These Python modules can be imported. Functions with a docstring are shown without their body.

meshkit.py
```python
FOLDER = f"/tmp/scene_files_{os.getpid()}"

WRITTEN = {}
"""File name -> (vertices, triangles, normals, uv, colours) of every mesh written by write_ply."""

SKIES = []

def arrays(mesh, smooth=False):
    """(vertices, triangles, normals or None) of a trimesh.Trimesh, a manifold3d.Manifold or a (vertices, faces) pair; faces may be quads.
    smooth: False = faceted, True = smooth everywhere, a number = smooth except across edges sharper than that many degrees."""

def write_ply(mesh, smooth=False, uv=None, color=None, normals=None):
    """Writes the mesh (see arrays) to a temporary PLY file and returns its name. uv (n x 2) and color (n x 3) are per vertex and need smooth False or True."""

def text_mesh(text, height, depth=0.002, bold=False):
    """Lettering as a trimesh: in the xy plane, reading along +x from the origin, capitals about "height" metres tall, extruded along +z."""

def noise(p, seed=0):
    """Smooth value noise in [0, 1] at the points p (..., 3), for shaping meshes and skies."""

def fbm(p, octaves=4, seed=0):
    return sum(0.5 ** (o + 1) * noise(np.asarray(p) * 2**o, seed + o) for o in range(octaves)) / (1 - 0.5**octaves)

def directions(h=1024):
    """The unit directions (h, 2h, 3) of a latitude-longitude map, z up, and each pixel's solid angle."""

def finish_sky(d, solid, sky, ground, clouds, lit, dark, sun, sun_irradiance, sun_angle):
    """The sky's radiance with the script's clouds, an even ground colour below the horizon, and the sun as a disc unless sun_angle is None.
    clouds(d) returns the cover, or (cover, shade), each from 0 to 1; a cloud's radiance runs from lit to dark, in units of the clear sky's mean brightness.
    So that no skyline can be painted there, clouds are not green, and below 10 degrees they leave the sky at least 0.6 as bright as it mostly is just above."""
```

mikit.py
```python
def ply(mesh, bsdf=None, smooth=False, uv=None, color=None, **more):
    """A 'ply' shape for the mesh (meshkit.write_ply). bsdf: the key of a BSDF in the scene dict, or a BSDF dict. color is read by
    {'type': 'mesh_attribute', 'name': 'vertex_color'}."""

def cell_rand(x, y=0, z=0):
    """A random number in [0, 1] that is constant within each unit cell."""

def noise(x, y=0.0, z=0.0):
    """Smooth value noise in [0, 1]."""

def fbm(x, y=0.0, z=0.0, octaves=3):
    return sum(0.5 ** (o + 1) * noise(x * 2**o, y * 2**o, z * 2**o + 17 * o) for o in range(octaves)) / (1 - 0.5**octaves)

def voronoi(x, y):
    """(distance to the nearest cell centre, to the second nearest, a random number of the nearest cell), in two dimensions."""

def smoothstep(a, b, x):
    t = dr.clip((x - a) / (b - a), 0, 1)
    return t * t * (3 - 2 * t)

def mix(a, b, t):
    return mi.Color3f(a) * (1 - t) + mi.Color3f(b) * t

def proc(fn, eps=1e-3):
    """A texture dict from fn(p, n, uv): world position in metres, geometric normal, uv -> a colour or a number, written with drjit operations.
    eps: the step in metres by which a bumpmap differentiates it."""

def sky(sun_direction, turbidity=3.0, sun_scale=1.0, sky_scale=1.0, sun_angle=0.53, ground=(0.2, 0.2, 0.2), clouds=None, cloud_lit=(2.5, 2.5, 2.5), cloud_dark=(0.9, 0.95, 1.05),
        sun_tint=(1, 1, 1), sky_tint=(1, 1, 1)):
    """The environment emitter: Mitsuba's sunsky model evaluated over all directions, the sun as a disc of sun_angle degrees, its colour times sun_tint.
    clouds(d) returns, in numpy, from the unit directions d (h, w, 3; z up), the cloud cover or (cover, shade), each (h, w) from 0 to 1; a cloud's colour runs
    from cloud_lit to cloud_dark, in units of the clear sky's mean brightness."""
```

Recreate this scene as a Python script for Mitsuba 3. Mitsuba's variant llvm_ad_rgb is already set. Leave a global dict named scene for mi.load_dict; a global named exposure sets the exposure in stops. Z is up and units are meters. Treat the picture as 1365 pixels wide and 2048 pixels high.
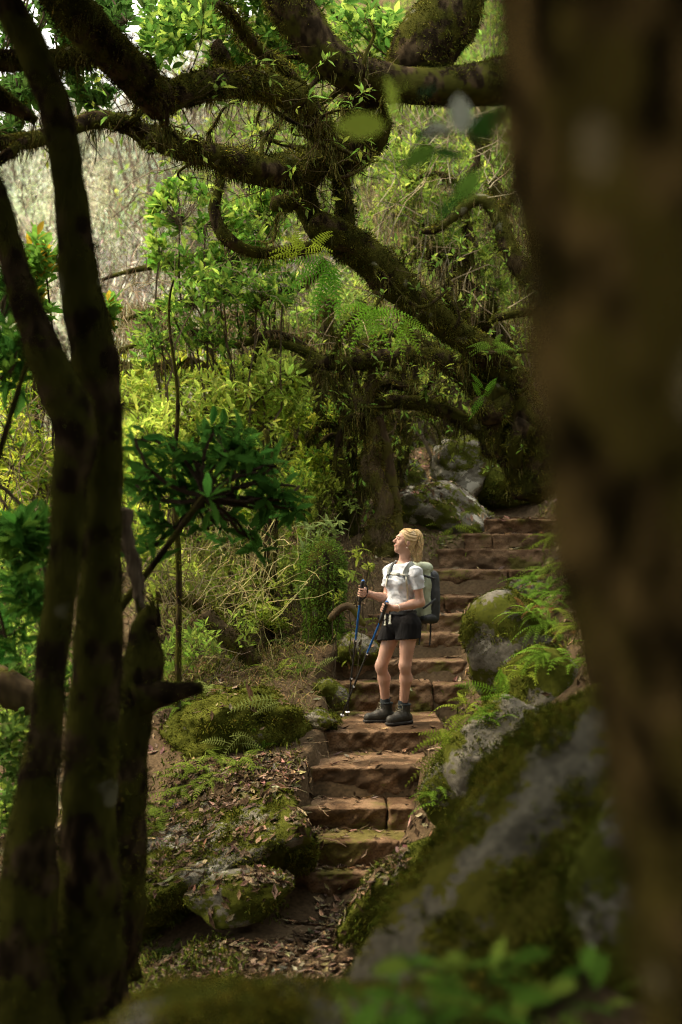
import math, random
import numpy as np
import trimesh
import manifold3d
import mitsuba as mi
import drjit as dr
import mikit, meshkit
from scipy.interpolate import CubicSpline, RBFInterpolator
from scipy.sparse import coo_matrix

T = mi.ScalarTransform4f
scene, labels = {"type": "scene"}, {}

# ------------------------------------------------------------------ camera, light, exposure
FPX, HORIZON, CAM = 2813.0, 1065.0, np.array([0.0, 0.0, 1.65])
PITCH = math.atan((HORIZON - 1024.0) / FPX)
FWD = np.array([0, math.cos(PITCH), math.sin(PITCH)])
UP = np.array([0, -math.sin(PITCH), math.cos(PITCH)])
scene["camera"] = {
    "type": "thinlens", "fov": math.degrees(2 * math.atan(1024.0 / FPX)), "fov_axis": "y",
    "aperture_radius": 0.019, "focus_distance": 12.2, "near_clip": 0.05, "far_clip": 400.0,
    "to_world": T().look_at(origin=CAM.tolist(), target=(CAM + FWD).tolist(), up=[0, 0, 1]),
}
# soft overcast daylight, brightest high up on the left
scene["sky"] = mikit.sky([-0.62, 0.10, 0.80], turbidity=4.0, sun_scale=0.27, sky_scale=1.0, sun_angle=34.0,
                         clouds=lambda d: (1.0 + 0 * d[..., 2], 1.0 - d[..., 2]), cloud_lit=(2.05, 2.0, 1.84), cloud_dark=(0.70, 0.69, 0.64), sun_tint=(1.0, 0.95, 0.84))
exposure = 4.6


def P(px, py, y):
    """The point at depth y (metres along +y) that lies behind the photograph's pixel (px, py)."""
    d = FWD + UP * (1024.0 - py) / FPX + np.array([1.0, 0, 0]) * (px - 682.5) / FPX
    return CAM + d * (y / d[1])


def M(pixels, y):
    return pixels * y / FPX


# ------------------------------------------------------------------ entries of the scene
used = {}


def numbered(name):
    n = used.get(name, -1) + 1
    used[name] = n
    return name if n == 0 else f"{name}_{n:03d}"


def thing(name, label, category, group=None):
    key = numbered(name)
    labels[key] = {"label": label, "category": category}
    if group:
        labels[key]["group"] = group
    return key


def obj(name, shape, bsdf=None, parent=None, kind=None, label=None, smooth=True, color=None, to_world=None):
    """One entry of the scene: shape is a mesh, or the ply dict of another entry."""
    key = numbered(name if parent is None else f"{parent}__{name}")
    if isinstance(shape, dict):
        d = dict(shape)
    else:
        d = mikit.ply(shape, bsdf, smooth=smooth, color=color)
    if to_world is not None:
        d["to_world"] = to_world
    scene[key] = d
    if kind or label:
        labels.setdefault(key, {})
        if kind:
            labels[key]["kind"] = kind
        if label:
            labels[key]["label"] = label
    return key


def tag(key, label=None, category=None, kind=None, group=None):
    d = labels.setdefault(key, {})
    for k, v in (("label", label), ("category", category), ("kind", kind), ("group", group)):
        if v:
            d[k] = v
    return key


# ------------------------------------------------------------------ materials
def N3(p, s, o=0.0):
    return mikit.noise(p.x * s + o, p.y * s + o * 1.7, p.z * s - o)


def F3(p, s, o=0.0, octaves=3):
    return mikit.fbm(p.x * s + o, p.y * s + o * 1.7, p.z * s - o, octaves)


ss = mikit.smoothstep


def col_bark(p, n, uv):
    a = F3(p * mi.Vector3f(1, 1, 0.45), 20.0, 3.0, 2)
    c = mikit.mix((0.015, 0.011, 0.007), (0.060, 0.044, 0.025), ss(0.3, 0.75, a))
    m = F3(p, 4.6, 11.0, 3)
    c = mikit.mix(c, mikit.mix((0.018, 0.020, 0.005), (0.058, 0.058, 0.012), a), ss(0.38, 0.52, m + (a - 0.5) * 0.35))
    return mikit.mix(c, (0.13, 0.13, 0.09), ss(0.74, 0.80, m) * 0.6)


def col_bark_near(p, n, uv):
    a = F3(p * mi.Vector3f(1, 1, 0.6), 21.0, 3.0, 2)
    c = mikit.mix((0.013, 0.010, 0.005), (0.175, 0.122, 0.045), ss(0.38, 0.74, a))
    m = F3(p * mi.Vector3f(1, 1, 0.7), 12.0, 11.0, 2)
    c = mikit.mix(c, mikit.mix((0.030, 0.026, 0.008), (0.150, 0.118, 0.030), a), ss(0.50, 0.58, m))
    return mikit.mix(c, (0.30, 0.25, 0.15), ss(0.72, 0.80, m) * 0.7)


def col_bark_brown(p, n, uv):
    a = F3(p * mi.Vector3f(1, 1, 0.22), 30.0, 3.0, 2)
    c = mikit.mix((0.035, 0.026, 0.016), (0.125, 0.092, 0.052), a)
    m = F3(p, 5.0, 11.0, 2)
    return mikit.mix(c, (0.085, 0.080, 0.022), ss(0.48, 0.62, m + (a - 0.5) * 0.3))


def rock_colour(moss_at, lichen_at):
    def col(p, n, uv):
        sp = F3(p, 38.0, 4.0, 2)
        c = mikit.mix((0.060, 0.056, 0.043), (0.225, 0.212, 0.175), sp)
        li = F3(p, 5.0, 21.0, 3)
        c = mikit.mix(c, (0.38, 0.37, 0.32), ss(lichen_at, lichen_at + 0.05, li + (sp - 0.5) * 0.12) * 0.85)
        m = F3(p, 3.2, 51.0, 3)
        moss = mikit.mix((0.026, 0.033, 0.006), (0.100, 0.110, 0.019), sp * 0.6 + li * 0.4)
        return mikit.mix(c, moss, ss(moss_at, moss_at + 0.06, m + (sp - 0.5) * 0.22))
    return col


def col_sand(p, n, uv):
    sp = N3(p, 80.0, 4.0)
    a = F3(p * mi.Vector3f(1, 1, 1.8), 5.0, 1.0, 3)
    c = mikit.mix((0.070, 0.043, 0.025), (0.205, 0.135, 0.082), ss(0.25, 0.75, a))
    c = c * (0.55 + 0.9 * sp)
    m = F3(p, 3.1, 61.0, 3)
    c = mikit.mix(c, (0.040, 0.028, 0.018), (1 - ss(0.34, 0.42, m)) * 0.75)
    moss = mikit.mix((0.045, 0.048, 0.010), (0.115, 0.115, 0.026), sp)
    return mikit.mix(c, moss, ss(0.60, 0.68, m + (sp - 0.5) * 0.18) * 0.75)


def col_soil(p, n, uv):
    sp = N3(p, 60.0, 4.0)
    a = F3(p, 2.2, 1.0, 3)
    c = mikit.mix((0.045, 0.032, 0.019), (0.115, 0.083, 0.050), a)
    return c * (0.6 + 0.8 * sp)


def matte_mat(col):
    return {"type": "twosided", "b": {"type": "diffuse", "reflectance": mikit.proc(col)}}


scene["bark"] = matte_mat(col_bark)
scene["bark_near"] = matte_mat(col_bark_near)
scene["bark_brown"] = matte_mat(col_bark_brown)
scene["rock"] = matte_mat(rock_colour(0.44, 0.64))
scene["rock_grey"] = matte_mat(rock_colour(0.51, 0.62))
scene["rock_green"] = matte_mat(rock_colour(0.22, 0.70))
scene["sandstone"] = matte_mat(col_sand)
scene["soil"] = matte_mat(col_soil)
VC = {"type": "mesh_attribute", "name": "vertex_color"}
# leaves, moss, twigs, litter: every piece has a colour of its own
scene["leaf"] = {"type": "principledthin", "base_color": VC, "roughness": 0.36, "diff_trans": 1.0, "eta": 1.45, "spec_trans": 0.0}
PALETTE = {}


def leaf_bsdf(color, rng, spread=0.22):
    """A leaf material near the colour, out of a limited palette."""
    c = np.clip(np.asarray(color) * math.exp(rng.choice([-1.3, -0.4, 0.4, 1.3]) * spread), 0.004, 0.8).round(4)
    key = tuple(c)
    if key not in PALETTE:
        PALETTE[key] = f"leaf_tone_{len(PALETTE)}"
        scene[PALETTE[key]] = {"type": "principledthin", "base_color": {"type": "rgb", "value": c.tolist()}, "roughness": 0.27, "diff_trans": 0.8, "eta": 1.45, "spec_trans": 0.0}
    return PALETTE[key]


scene["matte"] = {"type": "twosided", "b": {"type": "diffuse", "reflectance": VC}}
scene["mossy"] = scene["matte"]


def plain(name, rgb, rough=0.6, **k):
    scene[name] = {"type": "twosided", "b": {"type": "principled", "base_color": {"type": "rgb", "value": list(rgb)}, "roughness": rough, **k}}


# ------------------------------------------------------------------ mesh helpers
def cat(parts):
    """Joins (v, f) or (v, f, c) tuples."""
    parts = [p for p in parts if p is not None and len(p[0])]
    at = np.cumsum([0] + [len(p[0]) for p in parts])
    v = np.vstack([p[0] for p in parts])
    f = np.vstack([np.asarray(p[1]) + a for p, a in zip(parts, at)])
    return (v, f, np.vstack([p[2] for p in parts])) if len(parts[0]) > 2 else (v, f)


def unit(v):
    v = np.asarray(v, float)
    return v / np.maximum(np.linalg.norm(v, axis=-1, keepdims=True), 1e-12)


def curve(pts, step):
    """Points resampled along a smooth curve through pts (n x k, the first three are x y z)."""
    pts = np.asarray(pts, float)
    t = np.concatenate([[0], np.cumsum(np.linalg.norm(np.diff(pts[:, :3], axis=0), axis=1) ** 0.75)])
    n = max(2, int(np.linalg.norm(np.diff(pts[:, :3], axis=0), axis=1).sum() / step) + 1)
    if len(pts) == 2:
        s = np.linspace(0, 1, n)[:, None]
        return pts[0] * (1 - s) + pts[1] * s
    return CubicSpline(t, pts)(np.linspace(0, t[-1], n))


def frames(c):
    t = unit(np.gradient(c, axis=0))
    a = np.zeros_like(t)
    ref = np.array([0, 0, 1.0]) if abs(t[0, 2]) < 0.8 else np.array([1.0, 0, 0])
    u = unit(ref - t[0] * (ref @ t[0]))
    for i in range(len(t)):
        u = unit(u - t[i] * (u @ t[i]))
        a[i] = u
    return t, a, np.cross(t, a)


def tube(pts, radii, sides=10, step=None, rough=0.0, freq=6.0, seed=0, flat=1.0, cap=True):
    """A tapering limb through pts; rough: lumps as a share of the radius."""
    p = np.column_stack([np.asarray(pts, float), np.asarray(radii, float)])
    c = curve(p, step or max(0.02, 0.5 * float(np.mean(radii))))
    r = np.maximum(c[:, 3], 0.0015)
    c = c[:, :3]
    t, a, b = frames(c)
    th = np.linspace(0, 2 * np.pi, sides, endpoint=False)
    d = a[:, None] * np.cos(th)[None, :, None] + flat * b[:, None] * np.sin(th)[None, :, None]
    v = c[:, None] + d * r[:, None, None]
    if rough:
        k = (meshkit.fbm(v * freq, 4, seed) - 0.5) * 2
        k += 0.6 * (meshkit.fbm(v * freq * 0.3 + 7, 2, seed + 5) - 0.5) * 2
        v = v + d * (r[:, None] * rough * k)[..., None]
    n = len(c)
    i, j = np.meshgrid(np.arange(n - 1), np.arange(sides), indexing="ij")
    i, j = i.ravel(), j.ravel()
    k = (j + 1) % sides
    f = np.vstack([np.column_stack([i * sides + j, i * sides + k, (i + 1) * sides + k]), np.column_stack([i * sides + j, (i + 1) * sides + k, (i + 1) * sides + j])])
    v = v.reshape(-1, 3)
    if cap:
        m = len(v)
        v = np.vstack([v, c[0] - t[0] * r[0] * 0.4, c[-1] + t[-1] * r[-1] * 0.4])
        j = np.arange(sides)
        k = (j + 1) % sides
        f = np.vstack([f, np.column_stack([j * 0 + m, k, j]), np.column_stack([j * 0 + m + 1, (n - 1) * sides + j, (n - 1) * sides + k])])
    return v, f


def sample(mesh, n, rng):
    """n points on the mesh, with normals."""
    v, f = mesh[0], np.asarray(mesh[1])
    cr = np.cross(v[f[:, 1]] - v[f[:, 0]], v[f[:, 2]] - v[f[:, 0]])
    w = np.linalg.norm(cr, axis=1)
    k = rng.choice(len(f), n, p=w / w.sum())
    a, b = rng.random(n), rng.random(n)
    s = a + b > 1
    a[s], b[s] = 1 - a[s], 1 - b[s]
    t = f[k]
    return v[t[:, 0]] + (v[t[:, 1]] - v[t[:, 0]]) * a[:, None] + (v[t[:, 2]] - v[t[:, 0]]) * b[:, None], cr[k] / np.maximum(w[k], 1e-12)[:, None]


def area(mesh):
    v, f = mesh[0], np.asarray(mesh[1])
    return 0.5 * np.linalg.norm(np.cross(v[f[:, 1]] - v[f[:, 0]], v[f[:, 2]] - v[f[:, 0]]), axis=1).sum()


def tint(n, base, spread, rng, other=None, share=0.0):
    """n colours around base."""
    c = np.asarray(base) * np.exp(rng.normal(0, spread, (n, 1))) * np.exp(rng.normal(0, spread * 0.3, (n, 3)))
    if other is not None:
        m = rng.random(n) < share
        c[m] = np.asarray(other) * np.exp(rng.normal(0, spread, (m.sum(), 1)))
    return np.clip(c, 0.003, 0.85)


def blades(p, d, length, width, rng, colors, bend=0.0):
    """Slim pointed blades from p along d: two triangles each, the tip bent down by bend."""
    n = len(p)
    s = unit(np.cross(d, unit(rng.normal(size=(n, 3)))))
    L, W = np.broadcast_to(length, n)[:, None], np.broadcast_to(width, n)[:, None]
    mid = p + d * L * 0.55
    tip = p + d * L - np.array([0, 0, 1.0]) * L * bend
    v = np.stack([p, mid - s * W * 0.5, mid + s * W * 0.5, tip], 1).reshape(-1, 3)
    f = (np.arange(n)[:, None, None] * 4 + np.array([[0, 1, 2], [1, 3, 2]])).reshape(-1, 3)
    return v, f, np.repeat(colors, 4, axis=0)


def fuzz(mesh, density, length, width, rng, base, other=(0.10, 0.11, 0.02), patch=0.40, freq=3.0, droop=0.15, spread=0.35, up=0.0, seed=3):
    """Moss: short blades standing on the mesh wherever a noise says so."""
    n = int(area(mesh) * density)
    p, nr = sample(mesh, n, rng)
    keep = meshkit.fbm(p * freq, 3, seed) + up * nr[:, 2] > patch
    p, nr = p[keep], nr[keep]
    n = len(p)
    d = unit(nr + rng.normal(0, 0.55, (n, 3)))
    c = tint(n, base, spread, rng)
    m = np.clip((meshkit.fbm(p * 9.0, 2, seed + 9) - 0.4) * 4, 0, 1)[:, None]
    c = c * (1 - m) + tint(n, other, spread, rng) * m
    lump = 0.35 + 1.9 * np.clip((meshkit.fbm(p * 8.0, 2, seed + 4) - 0.38) * 3.0, 0, 1) ** 1.5
    return blades(p, d, length * rng.uniform(0.5, 1.5, n) * lump, width, rng, c, droop)


def hanging(mesh, count, lo, hi, rng, base, width=0.008, zmax=-0.15, clump=11, power=3.4):
    """Beards of moss that hang from the lower side of a limb: tufts of limp strands, most of them short."""
    p, nr = sample(mesh, count * 8, rng)
    ok = (nr[:, 2] < zmax) & (meshkit.fbm(p * 4.0, 2, 3) > rng.uniform(0.25, 0.65, len(p)))
    k = np.nonzero(ok)[0][:count * 2 // 3]
    if not len(k):
        return np.zeros((0, 3)), np.zeros((0, 3), int), np.zeros((0, 3))
    q = np.repeat(p[k], clump, axis=0)
    off = rng.normal(0, 0.022, q.shape)
    L = np.repeat(lo + (hi - lo) * rng.random(len(k)) ** power, clump) * np.exp(-np.linalg.norm(off, axis=1) / 0.04) * rng.uniform(0.4, 1.5, len(q)) + 0.015
    q = q + off * [1, 1, 0.6]
    n = len(q)
    z = np.array([0, 0, 1.0])
    s = np.linspace(0, 1, 5)
    sway = rng.normal(0, 0.16, (n, 3)) * L[:, None]
    sway[:, 2] = 0
    curl = rng.normal(0, 0.10, (n, 3)) * L[:, None]
    line = q[:, None] + z * 0.02 - z * (L[:, None] * s)[..., None] + sway[:, None] * (s ** 1.5)[None, :, None] + curl[:, None] * np.sin(s * 3.1)[None, :, None]
    sd = unit(np.column_stack([rng.normal(size=(n, 2)), np.zeros(n)]))[:, None]
    w = (width * rng.uniform(0.35, 1.3, n))[:, None, None] * np.array([0.8, 1.0, 0.8, 0.55, 0.12])[None, :, None] * 0.5
    v = np.stack([line - sd * w, line + sd * w], 2).reshape(-1, 3)
    f = np.array([[2 * i, 2 * i + 1, 2 * i + 2] for i in range(4)] + [[2 * i + 1, 2 * i + 3, 2 * i + 2] for i in range(4)])
    return v, (f[None] + (np.arange(n) * 10)[:, None, None]).reshape(-1, 3), np.repeat(tint(n, base, 0.35, rng), 10, axis=0)


# a leaf lies along +x from its stalk, its face up +z: six points, folded along the midrib
def leaf_shape(w=0.34, fold=0.10, curl=0.12):
    xs = np.array([0.0, 0.22, 0.55, 0.82, 1.0])
    hw = np.array([0.02, 0.75, 1.0, 0.55, 0.0]) * w * 0.5
    rib = np.column_stack([xs, 0 * xs, -curl * xs ** 2])
    v = [rib[0], rib[4]]
    for i in (1, 2, 3):
        v += [rib[i] + [0, hw[i], fold * hw[i] / w * 2 * 0.5], rib[i], rib[i] + [0, -hw[i], fold * hw[i] / w]]
    f = [[0, 3, 2], [0, 4, 3], [2, 3, 5], [3, 6, 5], [3, 4, 6], [4, 7, 6], [5, 6, 8], [6, 9, 8], [6, 7, 9], [7, 10, 9], [8, 9, 1], [9, 10, 1]]
    v = [rib[0], rib[4]] + v[2:]
    f = np.array([[0, 3, 2], [0, 4, 3], [2, 3, 6], [2, 6, 5], [3, 4, 7], [3, 7, 6], [5, 6, 9], [5, 9, 8], [6, 7, 10], [6, 10, 9], [8, 9, 1], [9, 10, 1]])
    return np.array(v), f


LEAF = leaf_shape()
LEAF_LOW = (np.array([[0, 0, 0], [0.5, 0.17, 0.03], [0.5, -0.17, 0.03], [1.0, 0, -0.1], [0.5, 0, 0.0]]), np.array([[0, 4, 1], [0, 2, 4], [1, 4, 3], [4, 2, 3]]))


def leaf_frames(d, rng, roll=0.5, upv=(0, 0, 1.0)):
    """Rotations (n, 3, 3) whose x axis is d and whose z axis is about up, rolled at random."""
    d = unit(d)
    s = unit(np.cross(np.broadcast_to(upv, d.shape) + rng.normal(0, 0.05, d.shape), d))
    u = np.cross(d, s)
    a = rng.normal(0, roll, len(d))[:, None]
    s2 = s * np.cos(a) + u * np.sin(a)
    return np.stack([d, s2, np.cross(d, s2)], 2)


def place(shape, pos, rot, size, colors):
    """Copies of a small shape in one mesh."""
    v, f = shape
    n = len(pos)
    vs = (np.einsum("nij,kj->nki", rot, v) * np.broadcast_to(size, n)[:, None, None] + pos[:, None]).reshape(-1, 3)
    fs = (f[None] + (np.arange(n) * len(v))[:, None, None]).reshape(-1, 3)
    return vs, fs, np.repeat(colors, len(v), axis=0)


def put(name, m, bsdf, parent=None, kind=None, label=None, smooth=False):
    """An entry from a (v, f, c) mesh."""
    return obj(name, (m[0], m[1]), bsdf, parent, kind, label, smooth=smooth, color=m[2])


def rosettes(centers, axes, rng, leaves=(6, 9), size=0.11, spread=0.9):
    """Leaf whorls: (positions, directions, sizes) of the leaves around twig ends."""
    centers, a = np.asarray(centers), unit(axes)
    k = rng.integers(*leaves, size=len(centers))
    w = np.repeat(np.arange(len(centers)), k)
    i = np.arange(len(w)) - np.repeat(np.cumsum(k) - k, k)
    a = a[w]
    s = unit(np.cross(a, np.array([0.3, 0.5, 0.8])))
    b = np.cross(a, s)
    th = (i * 2.4 + rng.normal(0, 0.3, len(w)))[:, None]
    tilt = rng.normal(spread, 0.42, len(w))[:, None]
    dirs = a * np.cos(tilt) + (s * np.cos(th) + b * np.sin(th)) * np.sin(tilt)
    return centers[w] - a * (rng.uniform(0, 1.1, len(w)) * size)[:, None], dirs, size * rng.uniform(0.45, 1.2, len(w))


def strands(lines, r0, r1):
    """Many three-sided stems at once: lines (n, k, 3), radii r0 to r1 along each."""
    n, k = lines.shape[:2]
    t = unit(np.gradient(lines, axis=1))
    u = unit(np.cross(t, np.where(np.abs(t[..., 2:]) < 0.9, [0, 0, 1.0], [1.0, 0, 0])))
    w = np.cross(t, u)
    r = (np.broadcast_to(r0, n)[:, None] + (np.broadcast_to(r1, n) - np.broadcast_to(r0, n))[:, None] * np.linspace(0, 1, k))[..., None]
    v = np.stack([lines + r * (u * math.cos(q) + w * math.sin(q)) for q in (0, 2.0944, 4.18879)], 2).reshape(-1, 3)
    i, j = np.meshgrid(np.arange(k - 1), np.arange(3), indexing="ij")
    a, b = (i * 3 + j).ravel(), (i * 3 + (j + 1) % 3).ravel()
    f = np.vstack([np.column_stack([a, b, b + 3]), np.column_stack([a, b + 3, a + 3])])
    return v, (f[None] + (np.arange(n) * k * 3)[:, None, None]).reshape(-1, 3)


def twigs(base, tips, r0, r1, rng, sag=0.15, sides=4, k=7):
    """Thin bent stems from base (or one of several bases) to each tip."""
    tips, base = np.asarray(tips, float), np.asarray(base, float)
    b = np.broadcast_to(base, tips.shape) if base.ndim == 1 or len(base) == len(tips) else base[rng.integers(len(base), size=len(tips))]
    L = np.linalg.norm(tips - b, axis=1, keepdims=True)
    c = (b + tips) / 2 + rng.normal(0, 0.12, tips.shape) * L + np.array([0, 0, 1.0]) * sag * L
    s = np.linspace(0, 1, k)[None, :, None]
    lines = b[:, None] * (1 - s) ** 2 + 2 * c[:, None] * s * (1 - s) + tips[:, None] * s ** 2
    lines = lines + rng.normal(0, 0.012, lines.shape) * L[:, None] * (s * (1 - s) * 4)
    return strands(lines, r0, r1)


def colored(m, base, rng, spread=0.1):
    return m[0], m[1], tint(len(m[0]), base, spread, rng)

# ------------------------------------------------------------------ ground
# steps of the stair from the lowest: depth of the riser, tread height, left and right end at the riser
STEPS = [(10.00, -0.765, -0.45, 0.32), (10.20, -0.585, -0.40, 0.47), (10.62, -0.415, -0.34, 0.60), (11.05, -0.185, -0.27, 0.66),
         (11.80, 0.0, -0.16, 0.84), (13.18, 0.235, -0.21, 1.21), (13.52, 0.421, -0.06, 1.23), (13.92, 0.637, 0.10, 1.22),
         (14.28, 0.819, 0.22, 1.50), (14.66, 0.994, 0.40, 1.97), (15.02, 1.245, 0.62, 2.15), (15.45, 1.458, 1.05, 2.29),
         (15.90, 1.633, 1.38, 2.36), (16.30, 1.806, 1.66, 2.56)]
SY = np.array([s[0] for s in STEPS])
SZ = np.array([s[1] for s in STEPS])

ctrl = [(-0.9, 8.0, -1.08), (-0.3, 9.0, -1.00), (0.0, 9.8, -0.97), (-0.7, 9.3, -0.98), (-1.0, 8.6, -1.08), (-0.9, 6.0, -1.35), (0.0, 7.5, -0.95),
        (-0.56, 11.0, -0.10), (-0.80, 10.5, -0.28), (-0.7, 9.9, -0.80), (-1.25, 9.4, -1.25), (-1.5, 10.8, -0.45), (-1.7, 9.6, -1.35), (-1.6, 10.1, -1.05), (-1.3, 11.6, 0.02), (-1.0, 12.4, 0.22),
        (-0.45, 12.0, 0.05), (-0.5, 12.8, 0.25), (-3.0, 12.0, -0.15), (-5, 12, -0.3), (-2.3, 10.1, -1.2), (-3.5, 9.0, -1.1),
        (-0.25, 13.5, 0.50), (0.0, 14.5, 0.98), (0.35, 15.5, 1.45), (-0.6, 14.5, 0.62), (-1.2, 14, 0.32), (-2.2, 15, 0.35), (-4, 15, 0.2),
        (-0.25, 18, 2.0), (-1.6, 19, 1.4), (0.1, 21, 2.6), (0.85, 17.5, 2.0), (1.65, 17.5, 2.0), (2.4, 18, 2.15), (1.3, 16.6, 1.8), (2.4, 16.7, 1.9), (1.4, 24, 3.7), (0.1, 26, 3.9), (-4, 20, 1.2), (-7, 22, 1.5), (-3, 25, 3.5), (-8, 28, 5.0),
        (1.4, 35, 8.5), (-4, 34, 8.6), (-10, 38, 10.0), (5, 38, 11.5), (-20, 45, 11), (15, 45, 16), (0, 50, 19.5), (0, 70, 33), (-30, 70, 17), (-12, 70, 18), (30, 70, 36), (-12, 50, 14.0), (-5, 50, 14.5), (-40, 40, 9), (40, 40, 18),
        (1.95, 13.0, 0.88), (3, 13, 1.7), (4.5, 12, 2.7), (1.55, 11.2, 0.62), (2.1, 10, 0.72), (1.3, 11.9, 0.05), (1.8, 14.2, 0.92), (2.6, 15.2, 1.55), (3.4, 16, 2.3), (1.25, 13.2, 0.30), (1.35, 14.0, 0.72), (5, 18, 3.8), (6, 24, 6),
        (1.0, 10.4, -0.05), (0.95, 9.6, -0.20), (0.75, 9.0, -0.55), (0.6, 8.2, -0.6), (0.5, 7.0, -0.5), (0.1, 5.0, -0.35), (1.3, 5, 0.25), (1.0, 4.0, -0.3), (1.3, 7.0, 0.35), (2.1, 5, 0.9), (3.5, 5, 2.3), (8, 8, 5), (8, 14, 5.5), (12, 5, 6), (20, 10, 9), (40, 5, 12),
        (0, 0, 0.0), (0, 2.5, -0.05), (-1.5, 5, -1.1), (-2, 7, -1.35), (-4, 6, -1.4), (-1.2, 2, -0.4), (-8, 8, -1.6), (-14, 15, -0.8), (-30, 10, -1), (0, -15, 0.5), (-20, -15, 0), (20, -15, 7), (40, -15, 10), (-40, -15, 0), (2, 0, 0.5)]
ctrl = np.array(ctrl, float)
surface = RBFInterpolator(ctrl[:, :2], ctrl[:, 2], kernel="thin_plate_spline", smoothing=0.02)


def stair_z(y):
    return SZ[np.clip(np.searchsorted(SY, y) - 1, 0, len(SY) - 1)]


def ground_z(x, y):
    x, y = np.asarray(x, float), np.asarray(y, float)
    q = np.column_stack([x.ravel(), y.ravel()])
    z = surface(q)
    p3 = np.column_stack([q, 0 * z])
    far = np.clip((q[:, 1] - 12) / 20, 0, 1)
    z = z + (meshkit.fbm(p3 * 0.9, 4, 2) - 0.5) * (0.22 + 1.2 * far) + (meshkit.fbm(p3 * 5, 3, 4) - 0.5) * 0.05
    on = (q[:, 1] > 9.95) & (q[:, 1] < 16.75)
    xl = np.interp(q[:, 1], SY, [s[2] for s in STEPS])
    xr = np.interp(q[:, 1], SY, [s[3] for s in STEPS])
    inside = on & (q[:, 0] > xl + 0.05) & (q[:, 0] < xr - 0.02)
    z = np.where(inside, np.minimum(z, stair_z(q[:, 1]) - 0.10), z)
    return z.reshape(x.shape)


def axis(lo, a, b, hi, step):
    out = list(np.arange(a, b + 1e-9, step))
    s, x = step, a
    while x > lo:
        s *= 1.16
        x -= s
        out.insert(0, x)
    s, x = step, out[-1]
    while x < hi:
        s *= 1.16
        x += s
        out.append(x)
    return np.array(out)


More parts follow.
